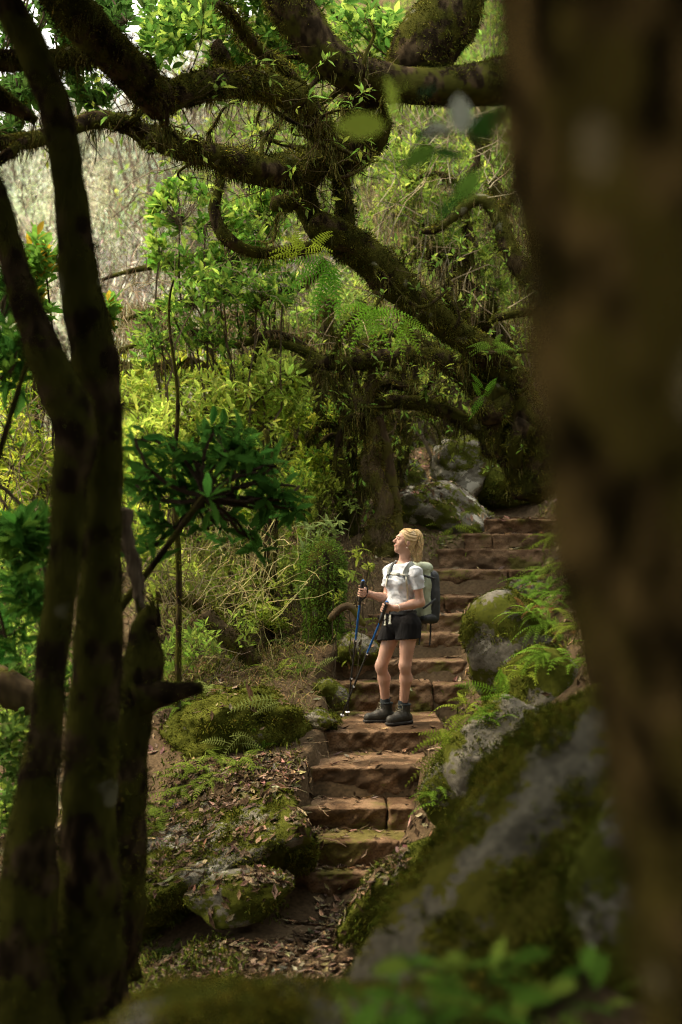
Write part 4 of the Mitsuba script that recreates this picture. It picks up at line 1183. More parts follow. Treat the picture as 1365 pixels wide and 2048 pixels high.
for k in range(260):
    th, ph = r.uniform(-1.15, 1.15), r.uniform(0.0, 1.0)
    st = np.array([hp(-0.014 + 0.100 * math.cos(q) * (1 if abs(th) < 9 else 1), 0, 0) for q in (0,)])[0]
    d0 = unit(HF * math.cos(0.75) * math.cos(th) + HU * math.sin(0.95) * 1.0 + HS * math.sin(th) * 1.2)
    d1 = unit((tail0 - hp(-0.014, 0, 0.026)))
    q = np.array([unit(d0 * (1 - s) + d1 * s) for s in np.linspace(0.05 + 0.4 * ph * 0.5, 1, 8)])
    rad = np.array([0.103, 0.084, 0.097]) * 0.95 + 0.002
    m = 1 / np.linalg.norm(np.column_stack([q @ HF, q @ HS, q @ HU]) / rad, axis=1)
    fine.append(hp(-0.014, 0, 0.026) + q * m[:, None])
fine = np.array(fine)
ok = ((fine - HC) @ nh < 0.026).all(1)
put("strand", colored(strands(fine[ok], 0.0024, 0.0016), (0.40, 0.285, 0.14), r, 0.34), "matte", hair, "stuff")
loose = []
for k in range(26):
    a0 = hp(r.uniform(-0.08, -0.02), r.choice([-1, 1]) * r.uniform(0.03, 0.078), r.uniform(-0.05, 0.08))
    loose.append(np.array([a0 + np.array([0.012 * q * r.normal(), 0.012 * q * r.normal(), -0.020 * q + 0.012 * q * r.normal()]) for q in range(5)]))
put("loose_hair", colored(strands(np.array(loose), 0.0016, 0.0008), (0.47, 0.35, 0.18), r, 0.3), "matte", hair, "stuff")
ring = [tail0 + (HU * math.cos(t) * 0.7 - HF * math.cos(t) * 0.5 + HS * math.sin(t)) * 0.021 for t in np.linspace(0, 2 * np.pi, 13)]
obj("hair_tie", tube(ring, [0.010] * 13, 8, step=0.008), "elastic_black", hair, smooth=True)
for s in (-1, 1):
    e = trimesh.creation.icosphere(2, 1.0)
    obj("eye", (np.array(e.vertices) * [0.004, 0.010, 0.0035] @ HA + hp(0.090, s * 0.030, 0.003), np.array(e.faces)), "eye_dark", per, smooth=True)
    obj("eyebrow", tube([hp(0.090, s * 0.014, 0.022), hp(0.090, s * 0.030, 0.027), hp(0.078, s * 0.046, 0.022)], [0.003, 0.003, 0.0015], 6, step=0.004), "hair_blonde", per, smooth=True)
e = trimesh.creation.icosphere(2, 1.0)
obj("mouth", (np.array(e.vertices) * [0.006, 0.020, 0.006] @ HA + hp(0.0895, 0, -0.063), np.array(e.faces)), "lip", per, smooth=True)
w = unit(WL - EL)
u = unit(np.cross(w, [0.3, 0.2, 1]))
u2 = np.cross(w, u)
obj("bracelet", tube([WL + (u * math.cos(t) + u2 * math.sin(t)) * 0.0315 for t in np.linspace(0, 2 * np.pi, 15)], [0.004] * 15, 6, step=0.006), "bead", per, smooth=True)
e = trimesh.creation.icosphere(2, 0.0065)
obj("earring", (np.array(e.vertices) + hp(0.0, 0.081 if HS[1] < 0 else -0.081, -0.058), np.array(e.faces)), "bead", per, smooth=True)

# backpack
BC = J(803, 1187) - BF * 0.222
bk = thing("backpack", "pale grey green hiking backpack with a black back panel, worn by the woman", "backpack")


def soft_box(c, half, r, h=0.006, bulge=0.0, seed=1, top=0.0):
    F = Field(c - 0.42, c + 0.42, 0.008)
    _, g = F.box(c - np.linalg.norm(half) - 0.03, c + np.linalg.norm(half) + 0.03)
    s, g = F.box(c - np.linalg.norm(half) - 0.03, c + np.linalg.norm(half) + 0.03)
    q = (g - c) @ AX.T
    hz = np.asarray(half, float) * np.ones(q.shape)
    tz = np.clip(q[..., 2] / half[2], -1, 1)
    hz[..., 0] *= 1 - 0.16 * np.clip(tz, 0, 1) ** 2 - 0.10 * np.clip(-tz, 0, 1) ** 2
    hz[..., 1] *= 1 - 0.10 * np.clip(tz, 0, 1) ** 2 - top * np.clip(-tz, 0, 1) ** 2
    d = np.abs(q) - hz + r
    F.d[s] = np.linalg.norm(np.maximum(d, 0), axis=-1) + np.minimum(d.max(-1), 0) - r + (meshkit.fbm(g * 11.0, 3, seed) - 0.5) * bulge
    return F.mesh(2)


bag = obj("bag", soft_box(BC, (0.120, 0.078, 0.245), 0.06, bulge=0.035), "pack_light", bk, smooth=True)
obj("lid", soft_box(BC + BU * 0.215 - BF * 0.01, (0.112, 0.088, 0.055), 0.05, bulge=0.012, seed=3), "pack_light", bk, smooth=True)
obj("back_panel", soft_box(BC - BF * 0.090 - BU * 0.035, (0.134, 0.070, 0.235), 0.05, bulge=0.012, seed=4), "pack_dark", bk, smooth=True, label="black outer panel of the backpack")
obj("base", soft_box(BC - BU * 0.215 - BF * 0.02, (0.132, 0.090, 0.050), 0.045, bulge=0.01, seed=5), "pack_dark", bk, smooth=True, label="black bottom of the backpack")
obj("side_strap", tube([BC + BL * 0.128 + BF * 0.075 + BU * 0.155, BC + BL * 0.143 + BF * 0.02 + BU * 0.140, BC + BL * 0.138 - BF * 0.06 + BU * 0.125], [0.010] * 3, 6, step=0.01, flat=0.4), "pack_dark", bk, smooth=True)
obj("side_strap", tube([BC + BL * 0.122 + BF * 0.075 - BU * 0.13, BC + BL * 0.146 + BF * 0.02 - BU * 0.09, BC + BL * 0.140 - BF * 0.06 - BU * 0.05], [0.008] * 3, 6, step=0.01, flat=0.4), "pack_dark", bk, smooth=True)
for x0, y0, x1, y1, d0 in ((1060, 1035, 1048, 1320, 0.20), (945, 1200, 935, 1310, 0.05)):
    obj("loose_strap", tube([Z1(x0, y0, d0), Z1((x0 + x1) / 2 + 3, (y0 + y1) / 2, d0), Z1(x1, y1, d0)], [0.007] * 3, 5, step=0.02, flat=0.4), "pack_dark", bk, smooth=True)
shirt_t = trimesh.Trimesh(*shirt, process=False)
short_t = trimesh.Trimesh(*shorts, process=False)


def on_cloth(pix, tm, off=0.008):
    """The points of a garment seen at these places of the enlarged detail, lifted off the cloth."""
    out = []
    for x, y in pix:
        d = unit(Z1(x, y) - CAM)
        loc, _, tri = tm.ray.intersects_location(CAM[None], d[None], multiple_hits=False)
        if len(loc):
            n = tm.face_normals[tri[0]]
            out.append(loc[0] + off * unit(n - 0.6 * d))
    return np.array(out)


def ribbon(pts, w, thick=0.35, **k):
    return tube(pts, [w] * len(pts), 8, step=0.012, flat=thick, **k)


def strap(line, back, w=0.016, depth=0.006):
    pts = np.vstack([back, line]) if len(back) else line
    t, _, _ = frames(curve(pts, 0.012))
    c = curve(pts, 0.012)
    ctr = np.array([chest[0], chest[1], 0])
    out = unit(np.column_stack([c[:, :2] - ctr[:2], np.clip((c[:, 2] - neck[2] + 0.10) * 3, 0, 1) * 0.3]))
    s = unit(np.cross(t, out))
    o = np.cross(s, t)
    rows = [c + s * w - o * depth * 0.3, c + s * w * 0.92 + o * depth, c - s * w * 0.92 + o * depth, c - s * w - o * depth * 0.3]
    v = np.stack(rows, 1).reshape(-1, 3)
    n = len(c)
    f = []
    for i in range(n - 1):
        for j in range(4):
            a, b = i * 4 + j, i * 4 + (j + 1) % 4
            f += [[a, b, b + 4], [a, b + 4, a + 4]]
    return v, np.array(f)


lb = np.array([BC + BL * 0.07 + BF * 0.08 + BU * 0.20, SL * 0.55 + neck * 0.45 + BU * 0.042 - BF * 0.035])
rb = np.array([BC - BL * 0.07 + BF * 0.08 + BU * 0.20, SR * 0.55 + neck * 0.45 + BU * 0.042 - BF * 0.035])
L1 = on_cloth([(850, 478), (815, 520), (795, 590)], shirt_t, 0.010)
R1 = on_cloth([(655, 480), (630, 530), (612, 590)], shirt_t, 0.010)
ls = obj("shoulder_strap", strap(L1, lb, 0.024, 0.010), "pack_grey", bk, smooth=50)
obj("shoulder_strap", strap(R1, rb, 0.024, 0.010), "pack_grey", bk, smooth=50)
L2 = on_cloth([(797, 585), (803, 650), (812, 740), (815, 830), (818, 868)], shirt_t, 0.006)
R2 = on_cloth([(612, 590), (600, 640), (592, 690)], shirt_t, 0.006)
obj("webbing_strap", strap(L2, [], 0.008, 0.003), "webbing", bk, smooth=50)
if len(R2) > 1:
    obj("webbing_strap", strap(R2, [], 0.008, 0.003), "webbing", bk, smooth=50)
Cc = on_cloth([(620, 560), (680, 566), (730, 575), (790, 580)], shirt_t, 0.012)
if len(Cc) > 1:
    obj("chest_strap", tube(Cc, [0.008] * len(Cc), 6, step=0.012), "webbing", bk, smooth=True)
Bk = on_cloth([(725, 575)], shirt_t, 0.018)
bb = trimesh.creation.box([0.030, 0.012, 0.022])
if len(Bk):
    obj("buckle", (np.array(bb.vertices) @ AX + Bk[0], np.array(bb.faces)), "pack_grey", bk)
for (x, y, sx, sz) in ((592, 1045, 0.016, 0.085), (640, 1040, 0.022, 0.07)):
    q = on_cloth([(x, y)], short_t, 0.012)
    if len(q):
        bb = trimesh.creation.box([sx, 0.006, sz])
        obj("belt_tab", (np.array(bb.vertices) @ AX + q[0], np.array(bb.faces)), "webbing", bk)
        bb = trimesh.creation.box([sx * 1.5, 0.014, 0.014])
        obj("belt_buckle", (np.array(bb.vertices) @ AX + q[0] - BU * sz * 0.55, np.array(bb.faces)), "webbing", bk)
bl = [waist - BU * 0.075 + (BL * math.cos(a) * 0.150 + BF * math.sin(a) * 0.118) for a in np.linspace(-0.9, np.pi + 0.9, 24)]
obj("hip_belt", strap(np.array(bl), [], 0.018, 0.006), "pack_dark", bk, smooth=50)

# trekking poles
for lab, (g0, g1), tip in (("blue and black trekking pole held out in the hiker's far hand", grip1, tip1), ("blue and black trekking pole held against the hiker's waist, crossing the other", grip2, tip2)):
    t = thing("trekking_pole", lab, "trekking pole")
    d = tip - g1
    at = lambda s: g1 + d * s  # noqa: E731
    gd = unit(g0 - g1)
    obj("grip", tube([g0 + gd * 0.020, g0, g0 * 0.7 + g1 * 0.3, g0 * 0.4 + g1 * 0.6, g1, at(0.03)], [0.017, 0.020, 0.0165, 0.0175, 0.0155, 0.011], 12, step=0.008), "pole_black", t, smooth=True)
    obj("top", tube([g0 + gd * 0.018, g0 + gd * 0.026], [0.019, 0.012], 10, step=0.004), "pole_blue", t, smooth=True)
    obj("upper_shaft", tube([at(0.02), at(0.33)], [0.0092, 0.0092], 10, step=0.2), "pole_blue", t, smooth=True)
    obj("middle_shaft", tube([at(0.32), at(0.66)], [0.0082, 0.0082], 10, step=0.2), "pole_black", t, smooth=True)
    obj("lower_shaft", tube([at(0.65), at(0.97)], [0.0070, 0.0062], 10, step=0.2), "pole_black", t, smooth=True)
    for s in (0.335, 0.655):
        c = obj("clamp", tube([at(s - 0.016), at(s), at(s + 0.016)], [0.012, 0.013, 0.012], 10, step=0.01), "pole_black", t, smooth=True)
        e = trimesh.creation.icosphere(1, 0.007)
        obj("lever", (np.array(e.vertices) + at(s) + [0.006, -0.012, 0], np.array(e.faces)), "metal", c, smooth=True)
    obj("basket", tube([at(0.93), at(0.935), at(0.945)], [0.010, 0.022, 0.010], 12, step=0.004), "metal", t, smooth=True)
    obj("tip", tube([at(0.96), tip], [0.005, 0.0025], 8, step=0.01), "metal", t, smooth=True)
    sd = unit(np.cross(gd, [0, 1, 0]))
    lp = [g0 - sd * 0.012, g0 - sd * 0.045 - gd * 0.04, g0 - sd * 0.050 - gd * 0.09, g0 - sd * 0.030 - gd * 0.135, g1 + sd * 0.012 + gd * 0.0, g1 + sd * 0.030 + gd * 0.03]
    obj("wrist_strap", tube(lp, [0.006] * 6, 6, step=0.01, flat=0.4), "pole_black", t, smooth=True)

# ------------------------------------------------------------------ shrubs, ferns, litter
LEAF_PLY = {}
SHAPES = {"laurel": (0.42, 0.10, 0.16), "lance": (0.30, 0.10, 0.22), "round": (0.62, 0.08, 0.14)}


def leaf_entry(parent, kind, color, rng, m):
    """One leaf as a part: a shared shape in one of the palette's tones."""
    b = leaf_bsdf(color, rng)
    if (kind, b) not in LEAF_PLY:
        LEAF_PLY[kind, b] = mikit.ply(leaf_shape(*SHAPES[kind]), b, smooth=True)
    obj("leaf", LEAF_PLY[kind, b], parent=parent, to_world=T(m))


def shrub(label, blobs, base, n, size, color, seed, name="laurel_shrub", kind="laurel", singles=160, alt=None, share=0.12, stem=0.010, group=None, spread=0.9, up=0.8, leaves=(6, 10), stem_color=(0.07, 0.055, 0.035), roll=0.5, clumps=0.55, cat_="shrub", stems=None):
    """blobs: (px, py, depth, rx, ry in photo pixels, rd in metres). The nearest leaves are single parts, the rest foliage."""
    r = np.random.default_rng(seed)
    t = thing(name, label, cat_, group)
    w = np.array([b[3] * b[4] for b in blobs], float)
    cs, ax = [], []
    for k in range(n):
        b = blobs[r.choice(len(blobs), p=w / w.sum())]
        for _ in range(20):
            d = unit(r.normal(size=3)) * r.random() ** 0.42
            c = P(b[0] + d[0] * b[3], b[1] - d[2] * b[4], b[2] + d[1] * b[5])
            if meshkit.noise(c * (1.6 / size * 0.11), seed) > 1 - clumps - 0.12:
                break
        o = P(b[0], b[1] + b[4] * 0.6, b[2])
        cs.append(c)
        ax.append(unit(unit(c - o) * 0.7 + np.array([0, -0.15, up]) + r.normal(0, 0.35, 3)))
    cs, ax = np.array(cs), np.array(ax)
    bp = np.array(base, float).reshape(-1, 3)
    hubs = [P(b[0] + r.normal(0, 0.3) * b[3], b[1] + b[4] * 0.5, b[2] + r.normal(0, 0.3) * b[5]) for b in blobs for _ in range(2)]
    tw = [twigs(bp[r.integers(len(bp), size=len(hubs))], np.array(hubs), stem * 1.5, stem, r, 0.05, 5, k=12)]
    hub = np.array(hubs)
    pick = np.arange(len(cs)) if len(cs) < 260 else r.choice(len(cs), 260, replace=False)
    hs = []
    for k in pick:
        h = hub[np.argmin(np.linalg.norm(hub - cs[k], axis=1))]
        hs.append(h)
    tw.append(twigs(np.array(hs), cs[pick], stem * 0.55, stem * 0.22, r, 0.06, 3))
    put("stem", colored(cat(tw), stem_color, r), "matte", t, "stuff")
    pos, dirs, sz = rosettes(cs, ax, r, leaves, size, spread)
    R = leaf_frames(dirs, r, roll)
    order = np.argsort(pos[:, 1] + r.normal(0, 0.25, len(pos)))
    one, rest = order[:singles], order[singles:]
    for i in one:
        m = np.eye(4)
        m[:3, :3], m[:3, 3] = R[i] * sz[i], pos[i]
        base_c = alt if alt is not None and r.random() < share else color
        leaf_entry(t, kind, base_c, r, m)
    if len(rest):
        shape = leaf_shape(*SHAPES[kind]) if size * FPX / blobs[0][2] > 26 else LEAF_LOW
        put("foliage", place(shape, pos[rest], R[rest], sz[rest], tint(len(rest), color, 0.28, r, alt, share)), "leaf", t, "stuff")
    return t


def foot(px, y, dx=0.0):
    x = P(px, 1000, y)[0] + dx
    return np.array([x, y, float(ground_z(x, y)) - 0.05])


GREEN, DEEP, YELLOW, LIME, PALE = (0.12, 0.25, 0.035), (0.052, 0.150, 0.024), (0.39, 0.47, 0.085), (0.29, 0.41, 0.065), (0.24, 0.32, 0.11)
OLD = (0.42, 0.30, 0.03)

# hillside behind: feathery heath on the left, leafy scrub elsewhere
rng = np.random.default_rng(77)


def heath(n_plants, xr, yr, seed, color, alt, blades_each=900, hmax=3.4):
    r = np.random.default_rng(seed)
    out = []
    for k in range(n_plants):
        y = r.uniform(*yr)
        x = y * r.uniform(*xr)
        z = float(ground_z(x, y))
        H, R = r.uniform(1.4, hmax), r.uniform(0.7, 1.5)
        m = 26
        tops = np.column_stack([x + r.normal(0, R * 0.6, m), y + r.normal(0, R * 0.6, m), z + H * r.uniform(0.45, 1.0, m)])
        out.append(colored(twigs(np.array([x, y, z]), tops, 0.045, 0.010, r, 0.0, 3), (0.10, 0.075, 0.055), r))
        q = tops[r.integers(m, size=blades_each)]
        foot_ = np.array([x, y, z])
        s = r.uniform(0.35, 1.05, (blades_each, 1))
        p = foot_ + (q - foot_) * s + r.normal(0, 0.13, (blades_each, 3))
        d = unit((q - foot_) * 0.25 + r.normal(0, 0.75, (blades_each, 3)) + [0, 0, 0.5])
        br = r.random(blades_each) < 0.22 * (s[:, 0] < 0.6)
        c = tint(blades_each, np.asarray(color) * np.exp(r.normal(0, 0.25)) * np.exp(r.normal(0, 0.07, 3)), 0.22, r, alt, 0.14)
        out.append(blades(p, d, r.uniform(0.06, 0.28, blades_each), 0.017, r, c, 0.1))
    return cat(out)


tag(put("heath_thicket", cat([heath(14, (-0.22, -0.10), (30, 44), 9, (0.47, 0.50, 0.36), (0.34, 0.26, 0.20), 4600, 6.5), heath(96, (-0.30, -0.03), (22, 42), 5, (0.47, 0.50, 0.36), (0.34, 0.26, 0.20), 3800)]), "mossy"), "pale grey green feathery heath covering the hillside at the upper left", "heath", "stuff")


def scrub(n_plants, xr, yr, seed, color, alt, size=0.13, ros=90, hmax=3.0, share=0.25):
    r = np.random.default_rng(seed)
    C, A, tw = [], [], []
    for k in range(n_plants):
        y = r.uniform(*yr)
        x = y * r.uniform(*xr)
        g = np.array([x, y, float(ground_z(x, y))])
        H, R = hmax * r.uniform(0.35, 1.0), r.uniform(0.6, 1.3) * (1.6 if hmax > 5 else 1)
        d = unit(r.normal(size=(ros, 3))) * r.random((ros, 1)) ** 0.4
        c = g + np.array([0, 0, H * 0.6]) + d * np.array([R, R, H * 0.5])
        C.append(c)
        A.append(unit(d * 0.6 + [0, -0.1, 0.8] + r.normal(0, 0.3, (ros, 3))))
        tw.append(colored(twigs(g, c[:26], 0.022, 0.006, r, 0.0, 3), (0.09, 0.07, 0.05), r))
    pos, dirs, sz = rosettes(np.vstack(C), np.vstack(A), r, (5, 8), size)
    return cat([place(LEAF_LOW, pos, leaf_frames(dirs, r), sz, tint(len(pos), color, 0.3, r, alt, share))]), cat(tw)


for nm, lab, args in (
        ("green_scrub", "mid green leafy scrub on the far slope behind the gnarled tree", (120, (-0.04, 0.24), (20.5, 36), 6, (0.21, 0.31, 0.05), (0.33, 0.36, 0.07), 0.15, 90, 3.6)),
        ("yellow_scrub", "yellow green scrub on the slope behind the twin trunks", (70, (-0.30, -0.01), (17.5, 25), 7, (0.38, 0.44, 0.06), (0.22, 0.31, 0.05), 0.13, 90, 2.2)),
        ("tall_scrub", "tall leafy trees closing the view along the top of the hill", (64, (-0.10, 0.24), (26, 40), 8, (0.14, 0.22, 0.04), (0.24, 0.27, 0.06), 0.21, 190, 8.5))):
    lv, tw = scrub(*args)
    k = tag(put(nm, lv, "leaf"), lab, "scrub", "stuff")
    put("stem", tw, "matte", k, "stuff")

# shrubs one can tell apart
shrub("bright green glossy laurel in the gap below the long mossy bough", [(370, 420, 15.6, 75, 60, 0.5), (470, 480, 15.6, 80, 90, 0.5), (340, 480, 15.8, 50, 60, 0.4), (540, 410, 15.8, 55, 70, 0.4), (420, 540, 15.6, 70, 40, 0.4)], foot(470, 16.2), 260, 0.15, GREEN, 101, singles=260, alt=LIME, share=0.35, stem=0.012)
shrub("loose glossy laurel sprays below the bright green one, over bare twigs", [(380, 590, 15.0, 70, 45, 0.5), (450, 560, 15.0, 90, 50, 0.4), (320, 620, 15.2, 50, 30, 0.3), (520, 600, 15.2, 70, 50, 0.4), (300, 680, 15.4, 60, 40, 0.4), (420, 660, 15.4, 90, 50, 0.5), (560, 560, 15.4, 50, 60, 0.4)], foot(430, 15.6), 250, 0.135, (0.10, 0.20, 0.03), 102, singles=220, alt=LIME, share=0.3)
shrub("leafy laurel crown at the top, above the arching bough", [(400, 30, 14.5, 90, 50, 0.7), (560, 70, 15.0, 130, 60, 0.8), (330, 80, 14.5, 60, 40, 0.5), (480, 120, 15.2, 70, 40, 0.6), (720, 40, 15.5, 100, 50, 0.7), (560, -20, 15, 240, 50, 0.8), (330, 20, 15, 70, 50, 0.6), (800, 90, 15.8, 80, 60, 0.6), (640, 120, 16, 90, 50, 0.6)], [P(600, -120, 15.5), P(430, -150, 15)], 620, 0.15, (0.085, 0.18, 0.028), 103, singles=280, alt=LIME, share=0.25, name="laurel_tree", cat_="tree")
shrub("dark leaves in the upper left corner behind the twin trunks", [(230, 20, 13.0, 70, 50, 0.5), (60, 160, 13.5, 60, 60, 0.5), (20, 60, 13.5, 40, 60, 0.5), (20, 240, 14, 40, 40, 0.4), (150, 90, 13.6, 60, 70, 0.5), (190, 170, 14, 50, 40, 0.4), (110, 30, 13.4, 70, 50, 0.5)], [P(100, -100, 13.5)], 330, 0.14, (0.06, 0.13, 0.025), 104, singles=120, name="laurel_tree", cat_="tree")
shrub("large yellow green bush in the middle distance left of the mossy branches", [(420, 790, 15.4, 120, 60, 0.8), (540, 740, 15.6, 90, 60, 0.6), (310, 860, 15.0, 80, 60, 0.6), (450, 860, 15.2, 110, 50, 0.7), (560, 800, 15.6, 70, 50, 0.5), (270, 780, 15.8, 60, 60, 0.5), (260, 900, 15, 60, 60, 0.5), (400, 920, 15, 120, 50, 0.6)], [foot(430, 15.4), foot(330, 15.2), foot(520, 15.6)], 680, 0.145, YELLOW, 105, name="yellow_bush", singles=290, alt=LIME, share=0.4, kind="lance", stem=0.009)
shrub("yellow green bush at the left edge behind the twin trunks", [(50, 770, 13.0, 70, 80, 0.6), (40, 900, 12.6, 60, 90, 0.6), (90, 960, 13, 40, 60, 0.4), (30, 1020, 13, 60, 60, 0.5)], [foot(40, 13.0), foot(90, 13.2)], 360, 0.125, (0.40, 0.48, 0.055), 106, name="yellow_bush", singles=200, alt=GREEN, share=0.25, kind="lance", stem=0.008)
shrub("green and yellow leaves between the two left trunks at mid height", [(80, 510, 12.5, 50, 50, 0.4), (60, 600, 12.5, 50, 50, 0.4), (205, 610, 13, 30, 30, 0.3)], foot(60, 12.8), 130, 0.14, GREEN, 107, singles=160, alt=OLD, share=0.14, name="laurel_shrub")
shrub("dark green leafy branch with pale gleaming leaves, in front of the yellow green bush", [(470, 915, 8.0, 90, 60, 0.40), (310, 930, 7.9, 75, 75, 0.40), (400, 975, 7.9, 100, 60, 0.4), (535, 975, 8.1, 60, 55, 0.3), (320, 1030, 7.8, 60, 50, 0.3), (475, 868, 8.1, 50, 40, 0.3), (440, 1040, 8, 70, 40, 0.3), (550, 915, 8.2, 45, 35, 0.3), (575, 1000, 8.2, 40, 30, 0.3), (270, 860, 8.0, 35, 35, 0.3), (390, 890, 8.0, 60, 40, 0.4), (500, 1060, 8.0, 40, 40, 0.3), (430, 850, 8.1, 35, 30, 0.3), (290, 1080, 7.9, 35, 35, 0.3), (600, 960, 8.3, 30, 25, 0.2)], [P(408, 995, 7.7)], 88, 0.165, DEEP, 108, name="leafy_branch", singles=300, alt=(0.045, 0.12, 0.018), share=0.4, stem=0.010, leaves=(6, 9), up=0.45, spread=1.15, clumps=0.40, roll=0.8, kind="lance", cat_="branch", stem_color=(0.04, 0.03, 0.02))
shrub("dark leaves hanging in at the left edge in front of the bushes", [(20, 700, 8.0, 40, 70, 0.3), (40, 1060, 7.6, 70, 70, 0.3), (60, 1160, 7.8, 60, 60, 0.3), (20, 1250, 8.0, 50, 50, 0.3), (15, 560, 8.2, 30, 60, 0.3)], [P(-60, 950, 8.0)], 90, 0.17, DEEP, 109, name="leafy_branch", singles=200, alt=GREEN, share=0.3, kind="lance", cat_="branch", up=0.3)
shrub("scrambling light green foliage in the gap right of the gnarled tree's upper fork", [(830, 400, 18.5, 90, 70, 0.9), (930, 460, 18.5, 80, 80, 0.9), (800, 300, 18.8, 70, 60, 0.7), (1000, 540, 18.4, 60, 90, 0.8), (780, 480, 18.6, 70, 60, 0.8), (920, 330, 18.8, 70, 60, 0.8)], [foot(880, 19.0), foot(1000, 19)], 620, 0.14, (0.16, 0.25, 0.04), 110, name="scrambling_shrub", singles=260, alt=YELLOW, share=0.3, stem_color=(0.13, 0.11, 0.08))
shrub("green shrub under the sloping trunk, among the hanging ferns", [(640, 620, 18.0, 80, 60, 0.8), (720, 680, 18.2, 70, 50, 0.8), (560, 660, 18.0, 60, 50, 0.6), (880, 690, 18.5, 60, 50, 0.6)], [foot(660, 18.3)], 300, 0.13, (0.13, 0.21, 0.04), 111, singles=140, alt=LIME, share=0.3)
shrub("leafy undergrowth on the slope behind the dry brush", [(300, 1100, 15.5, 90, 60, 0.8), (430, 1130, 15.6, 90, 60, 0.8), (350, 1200, 15.0, 90, 60, 0.7), (560, 1120, 15.8, 70, 60, 0.7), (600, 1010, 16.4, 70, 60, 0.6)], [foot(330, 15.4), foot(450, 15.4), foot(560, 15.8)], 460, 0.115, (0.26, 0.34, 0.055), 112, name="undergrowth_bush", singles=240, alt=YELLOW, share=0.3, kind="lance", stem=0.006)
shrub("low green weeds round the fallen log and the stump", [(300, 1330, 12.0, 60, 60, 0.5), (370, 1280, 12.6, 70, 60, 0.5), (460, 1270, 13.4, 60, 50, 0.5), (60, 1270, 10.5, 80, 80, 0.6), (40, 1400, 10.0, 60, 60, 0.5)], [foot(330, 12.6), foot(60, 10.5)], 260, 0.10, (0.18, 0.27, 0.045), 113, name="undergrowth_bush", singles=160, alt=LIME, share=0.3, kind="lance", stem=0.005)
shrub("dim leafy bush low at the left edge beside the fallen log", [(30, 1330, 9.5, 70, 70, 0.5), (20, 1480, 9.0, 60, 80, 0.5), (110, 1360, 10, 60, 70, 0.4), (30, 1600, 8.8, 50, 70, 0.4), (40, 1150, 9.8, 70, 80, 0.5)], [foot(20, 9.4)], 230, 0.12, (0.08, 0.15, 0.03), 116, name="undergrowth_bush", singles=140, alt=LIME, share=0.2, kind="lance", stem=0.005)
shrub("scattered bright weeds on the hollow's floor left of the sapling stems", [(470, 1180, 14.6, 80, 60, 0.6), (420, 1080, 15, 80, 50, 0.6), (540, 1230, 14.2, 50, 50, 0.5), (590, 1150, 14.4, 50, 60, 0.5), (330, 1150, 14, 80, 70, 0.6)], [foot(470, 14.6), foot(560, 14.2)], 330, 0.095, (0.27, 0.36, 0.06), 117, name="undergrowth_bush", singles=160, alt=YELLOW, share=0.35, kind="lance", stem=0.004)
shrub("fine leaved bright bush in the hollow, between the sapling stems and the forked tree", [(600, 1130, 15.0, 70, 70, 0.5), (520, 1060, 15.4, 70, 60, 0.5), (440, 1150, 14.8, 70, 60, 0.5), (560, 1210, 14.2, 60, 50, 0.4), (650, 1000, 16, 50, 60, 0.5)], [foot(560, 15), foot(450, 14.8)], 520, 0.085, (0.32, 0.41, 0.065), 118, name="undergrowth_bush", singles=120, alt=YELLOW, share=0.4, kind="lance", stem=0.004)
shrub("pale green leaves among the hanging moss left of the forked tree", [(700, 900, 17.6, 60, 70, 0.6), (620, 800, 17.8, 60, 50, 0.6), (730, 800, 17.8, 40, 60, 0.6), (560, 900, 17.2, 60, 60, 0.5), (620, 690, 18, 80, 50, 0.7), (700, 600, 18.4, 70, 60, 0.7)], [foot(640, 18), foot(700, 18)], 420, 0.115, (0.22, 0.31, 0.07), 119, singles=140, alt=YELLOW, share=0.3, stem=0.005)
shrub("yellow leaved low bush under the yellow green one, beside the dark leafy branch", [(300, 960, 14.6, 90, 60, 0.5), (450, 1000, 14.6, 110, 60, 0.5), (580, 960, 15, 60, 50, 0.5), (280, 1060, 14.2, 70, 60, 0.5)], [foot(330, 14.6), foot(480, 14.6)], 420, 0.11, (0.36, 0.46, 0.06), 120, name="yellow_bush", singles=140, alt=GREEN, share=0.3, kind="lance", stem=0.005)
shrub("lime leaved bush under the sagging bearded branch, left of the crooked tree", [(250, 760, 16.4, 60, 60, 0.6), (340, 740, 16.6, 80, 50, 0.6), (440, 730, 16.6, 80, 40, 0.6), (640, 900, 16.2, 60, 70, 0.5), (590, 850, 16.4, 50, 60, 0.5), (680, 830, 16.8, 40, 60, 0.5)], [foot(340, 16.6), foot(620, 16.4)], 420, 0.13, (0.42, 0.50, 0.06), 121, name="yellow_bush", singles=120, alt=GREEN, share=0.25, kind="lance", stem=0.006)
shrub("pale green rosette plant growing on the bank left of the hiker's head", [(640, 1055, 14.2, 50, 26, 0.25), (610, 1090, 14.1, 24, 24, 0.15), (665, 1040, 14.2, 26, 18, 0.15)], [foot(648, 14.4)], 16, 0.125, PALE, 114, name="rosette_plant", singles=140, kind="lance", stem=0.006, cat_="plant", up=1.0, clumps=0.9)
